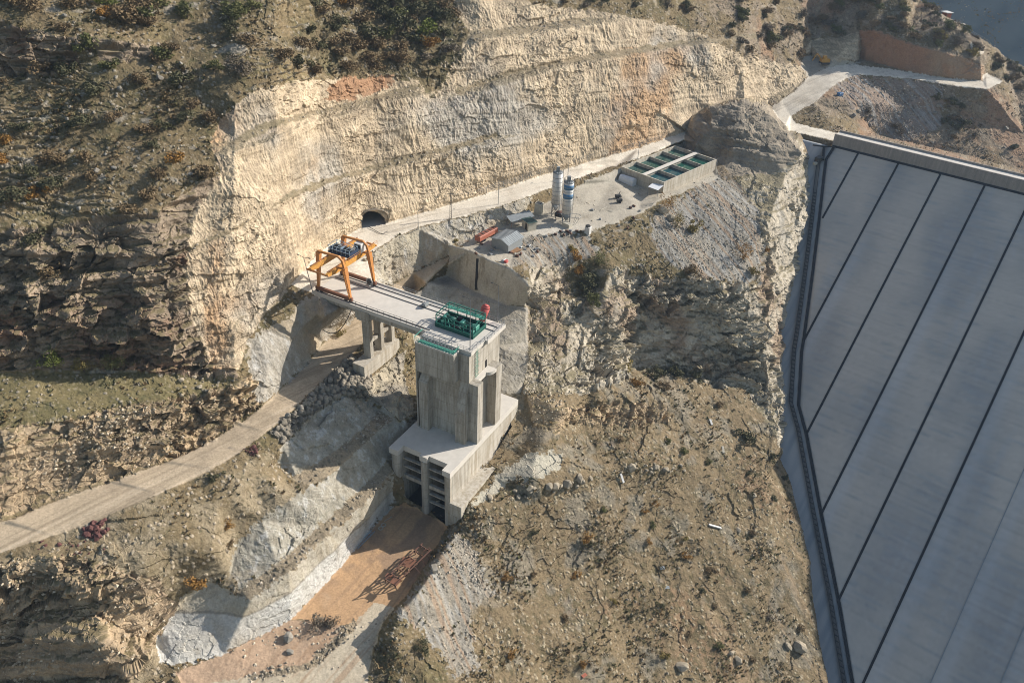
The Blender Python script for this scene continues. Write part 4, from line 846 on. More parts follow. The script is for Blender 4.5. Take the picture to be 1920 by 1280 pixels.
MB().tb(17.9, 19.3, 9.3, 10.9, .45, .6).tb(18, 18.5, 9.4, 10.8, .6, 1.1).build('body', M_GREY, tc); 
for a in (18.1, 19.1): MB().tube(T(a, 9.4, .4), T(a, 10.9, .4), .22, 10).build('axle', M_DARK, tc)

# ================================================================== GANTRY CRANE
gc = empty('gantry_crane', T(38.5, 6.7, 0), 'orange four legged gantry crane with a blue winch house, on the bridge rails', 'crane')
for b in (2.3, 11.2):
    MB().tb(33.2, 43.9, b-.32, b+.32, .6, 1.45).build('end_carriage', M_BROWN, gc, bevel=.05)
    for a in (33.7, 35, 42.2, 43.4): MB().tube(T(a, b-.3, .5), T(a, b+.3, .5), .4, 12).build('wheel', M_DARK, gc)
    MB().taper(T(43.1, b, 1.2), T(41.95, b, 10.9), .5, 1.0).build('leg', M_ORANGE, gc)
    MB().taper(T(33.8, b, 1.2), T(34.8, b, 8.8), .5, 1.05).build('leg', M_ORANGE, gc)
    MB().bar(T(42.2, b, 10.95), T(36.1, b, 11.2), .5).bar(T(36.3, b, 11.2), T(35.2, b, 10.4), .5).bar(T(35.3, b, 10.6), T(34.78, b, 8.5), .55).build('portal_beam', M_ORANGE, gc, bevel=.06)
    m_ = MB()
    for dx in (-.25, .25): m_.bar(T(33.3, b-.75+dx, 1.6), T(34.2, b-.95+dx, 8.6), .07)
    for k in range(18): z = 1.8+k*.38; a = 33.3+.9*(z-1.6)/7; m_.bar(T(a, b-1.0, z), T(a, b-.5, z), .05)
    if b < 5: m_.build('leg_ladder', M_ORANGE, gc)
for a in (41.8, 36.9):
    pr = [(-1.4, 7.6, 8.2), (1.2, 7.25, 8.45), (4, 7.2, 8.6), (9.5, 7.2, 8.6), (12.4, 7.3, 8.5), (16.2, 7.7, 8.25)]
    m_ = MB()
    for (b0, l0, h0), (b1, l1, h1) in zip(pr, pr[1:]): m_.hexa([T(a-.36, b0, l0), T(a+.36, b0, l0), T(a+.36, b1, l1), T(a-.36, b1, l1), T(a-.36, b0, h0), T(a+.36, b0, h0), T(a+.36, b1, h1), T(a-.36, b1, h1)])
    m_.build('girder', M_YEL, gc)
    MB().tb(a-.1, a+.1, -1.2, 16, 8.62, 8.75).build('trolley_rail', M_BROWN, gc)
    railing(m_ := MB(), [T(a+(.9 if a > 40 else -.9), -1, 8.5), T(a+(.9 if a > 40 else -.9), 16, 8.5)], 1, 2, .03)
    if a < 40: m_.build('guard_rail', M_ORANGE, gc)
for b in (-1.4, 16.2): MB().tube(T(42.6, b, 7.9), T(36.4, b, 7.9), .24, 10).build('end_tie', M_ORANGE, gc, True)
for a in (41.8, 36.9):
    for b in (11.2, 2.3): MB().bar(T(a, b, 8.4), T(34.8 if a < 40 else 42, b, 8.6), .5).build('bracket', M_ORANGE, gc)
wh = MB().tb(36.2, 42.8, 6.2, 9.4, 8.8, 9.1).tb(36.5, 42.5, 6.5, 6.7, 9.1, 10).tb(36.4, 36.6, 6.5, 9.2, 9.1, 10.1).tb(42.3, 42.5, 6.5, 9.2, 9.1, 10.1).build('winch_carriage', M_BLUE, gc)
m_ = MB()
for a in np.linspace(36.4, 42.6, 6):
    for b in (6.3, 9.3): m_.bar(T(a, b, 9.1), T(a, b, 10.7), .09)
    m_.bar(T(a, 6.3, 10.7), T(a, 9.3, 10.7), .06)
for z in (9.9, 10.7):
    for b in (6.3, 9.3): m_.bar(T(36.4, b, z), T(42.6, b, z), .09)
m_.build('winch_cage', M_LBLUE, gc)
for a in (38, 41): MB().tube(T(a-.9, 7.9, 9.9), T(a+.9, 7.9, 9.9), .65, 14).build('rope_drum', M_DARK, gc, True)
MB().tb(39.1, 39.8, 7, 8.6, 9.1, 10.2).build('motor', M_LBLUE, gc)
MB().tb(35.9, 37.9, 9.8, 12.0, 8.8, 11.0).build('cabin', M_WHITE, gc, bevel=.06); MB().tb(36.1, 37.7, 9.77, 9.81, 9.8, 10.7).build('cabin_window', M_GLASS, gc)
MB().tube(T(34.6, 10.5, 1.4), T(34.6, 10.35, 1.4), .95, 18).build('cable_reel', M_STEEL, gc); MB().tube(T(34.6, 10.35, 1.4), T(34.6, 10.15, 1.4), .55, 14).build('cable_coil', M_DARK, gc)

# lamp posts on the deck
def lamp_post(base, h, label, group=None, arm=AX, heads=2, tilt=(0, 0)):
    e = empty('lamp_post', base, label, 'lamp post', group); b = np.array(base); t = b+[tilt[0], tilt[1], h]
    MB().tube(b, t, .11, 6, .06).build('post', M_STEEL, e)
    for s in ((1, -1) if heads == 2 else (1,)):
        q = t+arm*1.5*s+[0, 0, .25]; hd = MB().bar(t, q, .07).bar(q-arm*.1*s, q+arm*.5*s, .26, .12); hd.build('lamp_arm', M_DARK, e)
    return e
lamp_post(T(.8, .95, 0), 12.2, 'thin tall lamp post at the near corner of the concrete tower roof', arm=AX, heads=1)
lamp_post(T(1.1, 13.2, 0), 9.4, 'thin lamp post at the far corner of the concrete tower roof', arm=AX, heads=1)
lamp_post(P(586, 546, 0), 9., 'leaning double headed lamp post at the hillside end of the bridge', arm=AX, tilt=(-1.1, -.2))
for (u, v, vt), lb in zip([(784, 431, 396), (934, 384, 337), (1196, 297, 271)], ['lamp post on the pale upper road nearest the tunnel', 'lamp post on the pale upper road midway between tunnel and silos', 'lamp post on the pale upper road behind the settling tank']):
    p = G(u, v); lamp_post(p, height_to(p, vt), lb, arm=azv(40), heads=1)
p = G(845, 410); e = empty('utility_pole', p, 'dark lattice utility pole beside the upper road', 'pole'); h = height_to(p, 361)
m_ = MB(); 
for dx, dy in ((-.25, -.25), (.25, -.25), (.25, .25), (-.25, .25)): m_.bar(p+[dx, dy, 0], p+[dx*.4, dy*.4, h], .07)
for k in range(12): z = h*k/12; f_ = 1-.6*k/12; m_.bar(p+[-.25*f_, -.25*f_, z], p+[.25*f_, -.25*f_, z+h/12], .05); m_.bar(p+[.25*f_, -.25*f_, z], p+[.25*f_, .25*f_, z+h/12], .05)
m_.build('lattice_mast', M_DARK, e); MB().bar(p+[-.9, 0, h-.4], p+[.9, 0, h-.4], .12).build('crossarm', M_DARK, e)
p = G(1064, 338); lamp_post(p, height_to(p, 298), 'lamp post on the upper road just behind the blue banded silo', arm=azv(40), heads=1)

# ================================================================== SILOS
def silo(u, v, vtop, label, blue):
    b = G(u, v); b = np.array([b[0], b[1], b[2]]); e = empty('cement_silo', b, label, 'silo'); H = height_to(b, vtop); R_ = 1.42; z0 = H-10.4
    ring = lambda z0_, z1_, r0, r1, m: m.tube(b+[0, 0, z0_], b+[0, 0, z1_], r0, 28, r1)
    ring(z0, H-1, R_, R_, MB()).build('shell', M_WHITE, e, True)
    ring(z0-2.3, z0, .35, R_, MB()).build('cone', M_WHITE if not blue else M_GREY, e, True)
    m = MB(); ring(H-1, H-.75, R_+.03, R_*.8, m); m.build('roof', M_GREY, e)
    m = MB()
    for k in range(8): z = z0+(H-1-z0)*k/7; ring(z-.06, z+.06, R_+.05, R_+.05, m)
    m.build('hoops', M_STEEL, e)
    if blue:
        L_ = H-1-z0
        for f0, f1 in ((.79, .94), (.50, .65)): ring(z0+L_*f0, z0+L_*f1, R_+.02, R_+.02, MB()).build('blue_band', M_SBLUE, e, True)
    MB().hexa([b+[x, y, z] for z in (H-.8, H+.7) for x, y in ((-.5, -.4), (.4, -.4), (.4, .4), (-.5, .4))]).build('filter', M_GREY, e)
    m = MB()
    for k in range(16):
        a0, a1 = 2*math.pi*k/16, 2*math.pi*(k+1)/16; q = lambda a, z: b+[math.cos(a)*R_, math.sin(a)*R_, z]
        m.bar(q(a0, H-1), q(a0, H), .05); m.bar(q(a0, H), q(a1, H), .05)
    m.build('top_rail', M_DARK, e)
    for sx, sy in ((-1, -1), (1, -1), (1, 1), (-1, 1)): MB().bar(b+[sx*1.05, sy*1.05, -.5], b+[sx*1., sy*1., z0+.3], .2).build('leg', M_STEEL, e)
    m = MB()
    for (x0, y0), (x1, y1) in (((-1, -1), (1, -1)), ((1, -1), (1, 1)), ((1, 1), (-1, 1)), ((-1, 1), (-1, -1))): m.bar(b+[x0, y0, .2], b+[x1, y1, z0-.2], .1); m.bar(b+[x1, y1, .2], b+[x0, y0, z0-.2], .1)
    m.build('brace', M_STEEL, e)
    m = MB(); m.bar(b+[R_+.15, .25, z0-1], b+[R_+.15, .25, H], .06); m.bar(b+[R_+.15, -.25, z0-1], b+[R_+.15, -.25, H], .06)
    m.build('ladder', M_STEEL, e); return b
S1 = silo(1041, 402, 317, 'plain white cement silo with thin hoops, left of the blue banded one', False)
S2 = silo(1061, 419, 335, 'white cement silo with two blue bands near its top', True)
def lbox(m, c, dx, dy, dz, az, z0=0.):
    """box of size dx,dy,dz standing on c, turned to azimuth az"""
    x, y = azv(az+90), azv(az); return m.hexa([c+x*sx*dx/2+y*sy*dy/2+[0, 0, z] for z in (z0, z0+dz) for sx, sy in ((-1, -1), (1, -1), (1, 1), (-1, 1))])
e = empty('batching_frame', S2+[1.5, -.5, 0], 'grey steel ring frame and platform beside the silo legs', 'machinery'); m_ = MB()
for k in range(14): a0, a1 = 2*math.pi*k/14, 2*math.pi*(k+1)/14; q = lambda a: S2+[2.3+1.9*math.cos(a), -.3+1.4*math.sin(a), 2.6]; m_.tube(q(a0), q(a1), .06, 5)
for k in range(5): a = 2*math.pi*k/5; m_.bar(S2+[2.3+1.9*math.cos(a), -.3+1.4*math.sin(a), 2.6], S2+[1.8+.8*math.cos(a), -.3+.6*math.sin(a), -.3], .08)
m_.build('hoop_frame', M_STEEL, e); lbox(MB(), S2+[.2, -2., 0], 2.6, 1.5, 1.4, 40, -.3).build('block_base', M_CREAM, e)
e = empty('concrete_mixer', S1+[1.2, -2.8, 0], 'dark concrete mixer with hopper standing between the two silos', 'mixer'); c0 = S1+np.array([1.0, -3., 0])
lbox(MB(), c0, 2.2, 1.8, 1.2, 30, .9).build('mixer_body', M_DARK, e, bevel=.1); MB().tube(c0+[-.7, 0, 1.5], c0+[.9, .2, 1.7], .85, 12).build('drum', M_RUST, e, True)
for sx, sy in ((-1, -1), (1, -1), (1, 1), (-1, 1)): MB().bar(c0+[sx*.9, sy*.7, -.4], c0+[sx*.9, sy*.7, 1], .15).build('leg', M_DARK, e)
MB().bar(c0+[1, -.5, 1.4], S2+[-.6, -.4, 2.2], .35).build('screw_feeder', M_DARK, e)
# sheds and plant in the yard
def pitched(name, label, cat, c, dx, dy, h0, h1, az, wall, roof, over=.25, extra=None):
    e = empty(name, c, label, cat); x, y = azv(az+90), azv(az); q = lambda sx, sy, z: c+x*sx*dx/2+y*sy*dy/2+np.array([0, 0, z])
    MB().hexa([q(-1, -1, -.6), q(1, -1, -.6), q(1, 1, -.6), q(-1, 1, -.6), q(-1, -1, h0), q(1, -1, h1), q(1, 1, h1), q(-1, 1, h0)]).build('wall', wall, e)
    k = 1+over/dx*2; m = MB(); m.hexa([q(-k, -k, h0+.04), q(k, -k, h1+.04), q(k, k, h1+.04), q(-k, k, h0+.04), q(-k, -k, h0+.14), q(k, -k, h1+.14), q(k, k, h1+.14), q(-k, k, h0+.14)])
    for f_ in np.linspace(-k, k, 13): m.bar(q(-k, f_, h0+.15), q(k, f_, h1+.15), .08)
    m.build('roof', roof, e); return e, q
c = (G(923, 462)+G(974, 455))/2; c[2] = -3.9
sh_c = P(946, 452, -3.9)
e = empty('metal_shed', sh_c, 'grey corrugated metal shed with a gabled roof at the edge of the yard', 'shed')
# roof corners seen in the photograph, eaves about 2.6 m above the yard
ra, rb, rc_ = P(922, 446, -1.4), P(949, 428, -1.0), P(975, 441, -1.0)
ax_l = (rb-ra); ax_l[2] = 0; Ls = np.linalg.norm(ax_l); ax_l /= Ls; ax_w = np.array([ax_l[1], -ax_l[0], 0])
q = lambda l, wd, z: np.array([ra[0], ra[1], 0])+ax_l*l+ax_w*wd+np.array([0, 0, z])
Wd_ = 5.6
prof = [(0, -4.6), (0, -1.45), (Wd_*.62, -.9), (Wd_, -1.9), (Wd_, -4.6)]
n_ = len(prof); MB().poly([q(0, a, z) for a, z in prof]+[q(Ls, a, z) for a, z in prof], [tuple(range(n_)), tuple(range(n_, 2*n_))[::-1]]+[(k, n_+k, n_+(k+1) % n_, (k+1) % n_) for k in range(n_)]).build('wall', M_GREY, e)
m_ = MB()
for (a0, z0), (a1, z1) in (((-.2, -1.45), (Wd_*.62, -.88)), ((Wd_*.60, -.80), (Wd_+.3, -1.95))):
    m_.poly([q(l, a, z+dz) for dz in (.05, .13) for l, a, z in ((-.3, a0, z0), (Ls+.3, a0, z0), (Ls+.3, a1, z1), (-.3, a1, z1))], [(3, 2, 1, 0), (4, 5, 6, 7), (0, 1, 5, 4), (1, 2, 6, 5), (2, 3, 7, 6), (3, 0, 4, 7)])
    for l in np.linspace(0, Ls, 10): m_.bar(q(l, a0, z0+.15), q(l, a1, z1+.15), .06)
m_.build('roof', M_GREY, e)
c = P(912, 446, -4.0); e = empty('tanker_trailer', c, 'long faded red open trailer parked beside the grey metal shed', 'trailer')
lbox(MB(), c, 1.9, 8.2, 1.5, 36, .5).build('body', M_TRUCK, e, bevel=.15); m_ = MB()
for k in range(5): lbox(m_, c+azv(36)*(-3.2+1.6*k), 1.2, .9, .12, 36, 2.0)
m_.build('hatches', M_RUST, e)
for k in (-2.6, -1.6, 2.6):
    for s in (-1, 1): p = c+azv(36)*k+azv(126)*s*.75; MB().tube(p+azv(126)*.15+[0, 0, .35], p-azv(126)*.15+[0, 0, .35], .42, 12).build('wheel', M_BLACK, e)
c = P(992, 428, -4.); e, q = pitched('site_hut', 'small cream hut with an open dark door and green sheet roof, left of the silos', 'hut', c, 3.6, 2.6, 2.3, 2.5, 60, M_CREAM, pmat('green_sheet', (.13, .2, .17), .7, var=.5)); MB().hexa([q(sx, -1.02, z) for z in (-.3, 1.9) for sx in (.1, .55)][:0] or [q(.05, -1.03, -.4), q(.5, -1.03, -.4), q(.5, -.97, -.4), q(.05, -.97, -.4), q(.05, -1.03, 2), q(.5, -1.03, 2), q(.5, -.97, 2), q(.05, -.97, 2)]).build('door', M_VOID, e)  # door is a flat panel with the shade of the interior painted on
c = P(978, 420, -4.); e = empty('lean_to_roof', c, 'dark sheet roof on posts beside the cream hut', 'shelter'); x, y = azv(60), azv(-30)
MB().hexa([c+x*a+y*b+[0, 0, z+dz] for dz in (0, .12) for a, b, z in ((-4.2, -1.3, 1.9), (3.4, -1.3, 2.2), (3.4, 1.6, 2.8), (-4.2, 1.6, 2.5))]).build('roof', M_GREY, e); m_ = MB()
for a, b in ((-4, -1.1), (3.2, -1.1), (3.2, 1.4), (-4, 1.4)): m_.bar(c+x*a+y*b+[0, 0, -.5], c+x*a+y*b+[0, 0, 2.2], .12)
m_.build('posts', M_RUST, e)
c = P(1010, 402, -4.); e = empty('water_bin', c, 'upright grey concrete bin behind the cream hut', 'bin'); lbox(MB(), c, 2.2, 2.0, 4.2, 25, -.5).build('shell', M_CREAM, e, bevel=.1); lbox(MB(), c, 1.5, 1.3, .1, 25, 3.68).build('hatch', M_DARK, e)
c = G(1102, 436); e = empty('gate_post_block', c, 'small white block hut at the rim of the yard', 'hut'); lbox(MB(), c, 1.5, 1.5, 2.2, 30, -.4).build('wall', M_WHITE, e, bevel=.05); lbox(MB(), c+[-.1, 0, 0], 1.0, 1.0, .5, 50, 1.85).build('roof', M_DARK, e)
for k, (u, v) in enumerate(((1158, 372), (1161, 380))):
    c = G(u, v); e = empty('compressor', c, ['dark two wheeled machine standing in the open yard, farther one', 'dark two wheeled machine standing in the open yard, nearer one'][k], 'machine', None)
    lbox(MB(), c, .9, 1.7, .9, 70, .4).build('body', M_DARK, e, bevel=.08); MB().bar(c+[.2, .2, 1.2], c+[.7, .9, 1.9], .15).build('handle', M_DARK, e)
    for s in (-.55, .55): p = c+azv(160)*s; MB().tube(p+azv(160)*.1+[0, 0, .35], p-azv(160)*.1+[0, 0, .35], .36, 10).build('wheel', M_BLACK, e)

# ================================================================== SETTLING TANK
TZ = -.2
tN, tNL, tR = P(1245.4, 342.3, TZ), P(1165.2, 312.5, TZ), P(1344, 299.3, TZ)
tx = tNL-tN; Lx = np.linalg.norm(tx); tx /= Lx; ty = tR-tN; Ly = np.linalg.norm(ty); ty /= Ly
tq = lambda a, b, z: tN+tx*a+ty*b+np.array([0, 0, z-TZ])
tbx = lambda m, a0, a1, b0, b1, z0, z1: m.hexa([tq(a, b, z) for z in (z0, z1) for a, b in ((a0, b0), (a1, b0), (a1, b1), (a0, b1))])
tk = empty('settling_tank', tq(Lx/2, Ly/2, -4), 'long open concrete tank split into eight green water cells, beside the rock knob', 'tank')
wth = .4; m_ = MB()
tbx(m_, 0, Lx, 0, wth, -4.6, TZ); tbx(m_, 0, Lx, Ly-wth, Ly, -4.6, TZ); tbx(m_, 0, wth, wth, Ly-wth, -4.6, TZ-.002); tbx(m_, Lx-wth, Lx, wth, Ly-wth, -4.6, TZ-.002); m_.build('outer_wall', M_CON2, tk)
mid = Lx*.47
tbx(MB(), mid-.15, mid+.15, wth, Ly-wth, -4, TZ-.06).build('spine_wall', M_CON, tk)
for k in range(1, 4):
    b = Ly*k/4+.6*(2-k)*.2
    for a0, a1 in ((wth, mid-.15), (mid+.15, Lx-wth)): tbx(MB(), a0, a1, b-.15, b+.15, -4, TZ-.1).build('divider', M_CON, tk)
tbx(MB(), mid-.75, mid+.75, -.15, Ly+.1, TZ-.05+.06, TZ+.14).build('walkway', M_DECK, tk)
M_WATER = [pmat('green_water_%d' % k, c_, .06, var=.3, scale=.3, spec=.5) for k, c_ in enumerate([(.028, .085, .075), (.03, .10, .08), (.025, .09, .105), (.02, .10, .075)])]
for k in range(4):
    for j, (a0, a1) in enumerate(((wth, mid-.15), (mid+.15, Lx-wth))):
        b0, b1 = (wth if k == 0 else Ly*k/4+.6*(2-k)*.2+.15), (Ly-wth if k == 3 else Ly*(k+1)/4+.6*(1-k)*.2-.15)
        z = -1.35; MB().poly([tq(a0, b0, z), tq(a1, b0, z), tq(a1, b1, z), tq(a0, b1, z)], [(0, 1, 2, 3)]).build('water', M_WATER[2 if j == 0 and k < 2 else 3 if j == 0 else (k % 2)], tk)
tbx(MB(), -1, Lx+1, -1.2, Ly+.5, -5.2, -4.2).build('base_slab', M_CON2, tk)
c = G(1176, 343); e = empty('storage_tank', c, 'white half round storage tank lying in front of the settling tank', 'tank'); d_ = azv(-52+180)
pr_ = [(1.25*math.cos(math.pi*k/10), 1.35+1.25*math.sin(math.pi*k/10)) for k in range(11)]+[(-1.25, 0), (1.25, 0)]; n_ = len(pr_); y_ = azv(38)
MB().poly([c+d_*L+y_*a+[0, 0, z-.4] for L in (-2.6, 2.6) for a, z in pr_], [tuple(range(n_)), tuple(range(n_, 2*n_))[::-1]]+[(k, n_+k, n_+(k+1) % n_, (k+1) % n_) for k in range(n_)]).build('shell', M_TARP, e)
c = P(1231, 350, -1.2); e = empty('sheet_awning', c+[0, 0, -2.8], 'flat white sheet awning at the near corner of the settling tank', 'awning')
MB().hexa([P(u, v, -1.25+dz) for dz in (0, .1) for u, v in ((1215, 350), (1234, 357), (1245.5, 347), (1224, 343))]).build('sheet', M_TARP, e); m_ = MB()
for u, v in ((1216, 350), (1234, 356)): p = P(u, v, -1.25); m_.bar(p, p+[0, 0, -3.2], .1)
m_.build('posts', M_STEEL, e)

# ================================================================== FAR THINGS
NM = 90; mu, mv = np.meshgrid(np.linspace(1500, 2600, NM), np.linspace(-420, 420, NM)); dd = ((mu-960)/FPX)[..., None]*RT+((mv-640)/FPX)[..., None]*DN+FW
mN = azv(232)*math.sin(rad(40))+np.array([0, 0, math.cos(rad(40))]); mX = CAM+ray(1850, 110)*1050.
dep = ((mX-CAM)@mN)/(dd@mN); dep = np.where((dep < 0) | (dep > 2100), 2100, dep)
mw = (CAM+dd*dep[..., None]).reshape(-1, 3); mn = fbm(mw*.006, 5, .55, True)
mw = mw+np.array([0, 0, 1])*(mn*34)[:, None]
fa = (np.arange(NM-1)[:, None]*NM+np.arange(NM-1)[None]).ravel(); ff = np.stack([fa, fa+NM, fa+NM+1, fa+1], 1)
mc = mix(np.tile((.085, .085, .07), (len(mw), 1)), (.035, .045, .04), sstep(fbm(mw*.02, 4), -.15, .2))
set_props(raw_mesh('far_mountain', mw, ff, GROUND, mc, True), kind='structure')

# ================================================================== TUNNEL, FENCES, CABLES, SITE CLUTTER
tp = [P(677, 428, -.2), P(723, 420.5, -.2)]; tdx = tp[1]-tp[0]; tw_ = np.linalg.norm(tdx[:2]); tdx = tdx/np.linalg.norm(tdx); tin = np.array([-tdx[1], tdx[0], 0]); tmid = (tp[0]+tp[1])/2
e = empty('tunnel', tmid, 'dark arched tunnel mouth at the foot of the cut cliff beside the upper road', 'tunnel')
arch = [(-tw_/2-.6, -1), (-tw_/2-.6, 2.6)]+[(-(tw_/2+.6)*math.cos(k*math.pi/10), 2.6+2.4*math.sin(k*math.pi/10)) for k in range(1, 10)]+[(tw_/2+.6, 2.6), (tw_/2+.6, -1)]
n_ = len(arch); pv = [tmid+tdx*a+tin*dp+np.array([0, 0, z]) for dp in (-.5, 34) for a, z in arch]
MB().poly(pv, [(k, k+1, n_+k+1, n_+k) for k in range(n_-1)]+[tuple(range(n_, 2*n_))]).build('lining', pmat('tunnel_rock', (.22, .19, .15), .95, var=.5, bump=.8), e)
MB().poly([tmid+tdx*a+tin*dp+np.array([0, 0, .02]) for dp, a in ((-.8, -tw_/2-.6), (-.8, tw_/2+.6), (34, tw_/2+.6), (34, -tw_/2-.6))], [(0, 1, 2, 3)]).build('floor', M_DECK, e)

def fence(path, h, label, gap, cat='fence', mat=None):
    pts_ = [G(u, v) for u, v in path]; e = empty('fence', pts_[0], label, cat); prev = None; L_ = 0
    P_ = [pts_[0]]
    for a, b in zip(pts_, pts_[1:]):
        n = max(1, int(np.linalg.norm(b-a)/gap))
        for k in range(1, n+1): P_.append(a+(b-a)*k/n)
    P_ = [np.array(p) for p in P_]
    for p in P_: MB().bar(p-[0, 0, .3], p+[0, 0, h], .09).build('post', mat or M_STEEL, e)
    m = MB()
    for a, b in zip(P_, P_[1:]):
        for z in np.linspace(.3, h, 4): m.bar(a+[0, 0, z], b+[0, 0, z-random.uniform(0, .12)], .04)
        for t in (.25, .5, .75): q_ = a+(b-a)*t; m.bar(q_+[0, 0, .2], q_+[0, 0, h-.05], .03)
    m.build('netting', mat or M_STEEL, e)
fence([(895, 366), (945, 350), (995, 333), (1045, 318), (1100, 302), (1150, 289), (1200, 274), (1240, 262)], 1.9, 'rockfall net fence along the foot of the cut cliff above the upper road', 3.)
def cable(pts, r, label, sag=1., mat=None):
    out_ = []
    for a, b in zip(pts, pts[1:]):
        a, b = np.array(a), np.array(b)
        for k in range(9): t = k/8; out_.append(a+(b-a)*t-np.array([0, 0, sag*4*t*(1-t)]))
    return MB().path(out_, r, 5).build('cable', mat or M_DARK, label=label, cat='cable')
cable([T(33, 1.3, -1.2), G(603, 619)+[.4, -.3, .3]], .1, 'thick black cable sagging from the bridge to the sprayed wall', 3.2)
cable([G(784, 431)+[0, 0, 5.4], G(845, 410)+[0, 0, 7], G(934, 384)+[0, 0, 7]], .035, 'thin overhead cable strung between the poles of the upper road', .8)
cable([G(690, 425)+[0, 0, .15], G(712, 438)+[0, 0, .15], G(748, 447)+[0, 0, .15], G(784, 431)+[0, 0, .15]], .08, 'black cable lying across the road in front of the tunnel', 0)
# drain stain pipe on the yard wall
p0, p1 = G(896, 486), G(893, 545); MB().bar(p0+[0, -.1, .2], p1+[0, -.1, .3], .9, .12, up=(0, -1, 0)).build('drain_chute', pmat('wet_stain', (.035, .032, .028), .8, var=.5), label='black vertical drain chute on the smooth grey yard wall', cat='drain')
# site clutter along the yard rim
jc = random.Random(5)
SCR = [('timber_plank', 'weathered timber plank among the litter at the yard rim', 'plank', M_CREAM), ('metal_drum', 'rusty drum among the litter at the yard rim', 'drum', M_RUST), ('concrete_block', 'grey block among the litter at the yard rim', 'block', M_STEEL)]
for k in range(46):
    u, v = jc.choice([(jc.uniform(880, 935), jc.uniform(455, 478)), (jc.uniform(960, 1010), jc.uniform(448, 482)), (jc.uniform(1010, 1090), jc.uniform(432, 446)), (jc.uniform(1105, 1200), jc.uniform(388, 430))]); p = G(u, v); n_, lb, ct, mt = jc.choice(SCR); a = jc.uniform(0, 360)
    if n_ == 'timber_plank': lbox(MB(), p, .25, jc.uniform(1.2, 3.2), .14, a, .05).build(n_, mt, label=lb, cat=ct, group='litter on the yard rim')
    elif n_ == 'metal_drum': MB().tube(p+[0, 0, .25], p+azv(a)*.9+[0, 0, .3], .3, 10).build(n_, mt, label=lb, cat=ct, group='litter on the yard rim', smooth=True)
    else: lbox(MB(), p, .7, jc.uniform(.5, 1.1), .45, a, 0).build(n_, mt, label=lb, cat=ct, group='litter on the yard rim', bevel=.04)
p = G(940, 491); MB().tube(p+[0, 0, .2], p+azv(60)*1.4+[0, 0, .3], .32, 10).build('paint_drum', M_WHITE, label='white drum lying at the edge above the grey yard wall', cat='drum', smooth=True)
p = G(949, 492); lbox(MB(), p, .8, 1., .6, 30).build('red_crate', M_RED, label='small red box at the edge above the grey yard wall', cat='box', bevel=.04)
p = G(965, 470); lbox(MB(), p, 2.4, 3, .25, 50, .1).build('timber_stack', pmat('stack_wood', (.33, .18, .09), .9, var=.5), label='brown stack of timber beside the metal shed', cat='timber')
# steel in the basin
e = empty('scrap_frame', P(770, 1055, -41.6), 'rusty steel frame and plates leaning on the right bank of the basin', 'steelwork'); B0 = -41.6
m_ = MB()
for k in range(7):
    t = k/6; a = P(742+t*62, 1098-t*66, -40.6+.5*random.random()); b_ = P(722+t*66, 1085-t*64, -38.8+random.random()); m_.bar(a, b_, .16); m_.bar(a, P(742+t*62, 1100-t*66, B0), .18); m_.bar(b_, P(724+t*66, 1092-t*64, B0), .18)
for v_ in (-40.2, -38.6):
    m_.bar(P(740, 1096, v_), P(808, 1030, v_), .2); m_.bar(P(722, 1086, v_), P(792, 1018, v_), .2)
for k in range(22): u, v = 740+70*random.random(), 0; t = (u-740)/70; q0 = P(u, 1094-66*t+random.uniform(-10, 6), -40+random.random()*1.5); m_.bar(q0, q0+np.random.default_rng(k).normal(size=3)*[1, 1, .4], .1)
m_.build('frame', M_RUST, e)
for (u, v, z, w_, h_, a) in ((764, 1054, -39.2, 3., 2.4, 20), (741, 1090, -38.9, 1.8, 1.5, 25), (729, 1079, -39.2, 1.4, 1.2, 25)): lbox(MB(), P(u, v, z), w_, h_, .08, a).build('plate', M_BROWN, e)
def ladder(p, q, w_, label, mat):
    p, q = np.array(p), np.array(q); d = q-p; s_ = np.cross(d, [0, 0, 1]); s_ /= np.linalg.norm(s_); s_ *= w_/2; m = MB().bar(p-s_, q-s_, .12).bar(p+s_, q+s_, .12)
    for k in range(1, 10): x = p+d*k/10; m.bar(x-s_, x+s_, .09)
    return m.build('steel_ladder', mat, label=label, cat='ladder')
ladder(P(667, 1027, -41.2), P(700, 994, -41.2), .9, 'pale steel ladder lying along the foot of the left basin wall', M_LBLUE)
for u, v, k in ((714, 990, 0), (719, 984, 1)):
    p = P(u, v, -41.4); m = MB()
    for j in range(12): a0, a1 = j*math.pi/6, (j+1)*math.pi/6; m.tube(p+[.5*math.cos(a0), .5*math.sin(a0), .05], p+[.5*math.cos(a1), .5*math.sin(a1), .05], .12, 6)
    m.build('rubber_ring', M_CREAM, label=['pale ring on the basin floor nearer the ladder', 'pale ring on the basin floor nearer the intake'][k], cat='ring')
MB().bar(P(720, 977, -41.3), P(735, 968, -41.3), .12).build('timber_pole', M_CREAM, label='thin pale pole on the basin floor beside the rings', cat='pole')
MB().bar(P(534, 1177, -41.5), P(545, 1185, -41.5), .2).build('steel_beam', M_RUST, label='short brown beam lying on the sandy floor at the bottom', cat='beam')
lbox(MB(), G(815, 1068), 1.9, 1.1, .9, 70, -.1).build('concrete_block', M_CON2, label='pale concrete block on the bank right of the basin', cat='block', bevel=.05)
for (u0, v0, u1, v1), lb in zip([(1331, 984, 1352, 991), (1164, 889, 1170, 906), (1331, 787, 1336, 796), (1354, 838, 1355, 852)], ['bright white slab lying on the middle of the right slope', 'white slab lying near the rock ledge right of the intake', 'small white slab below the big cliff', 'upright tan slab below the big cliff']):
    a, b_ = G(u0, v0), G(u1, v1); MB().bar(a+[0, 0, .25], b_+[0, 0, .3], .55, .3).build('pale_slab', M_WHITE if 'white' in lb else M_CREAM, label=lb, cat='slab')
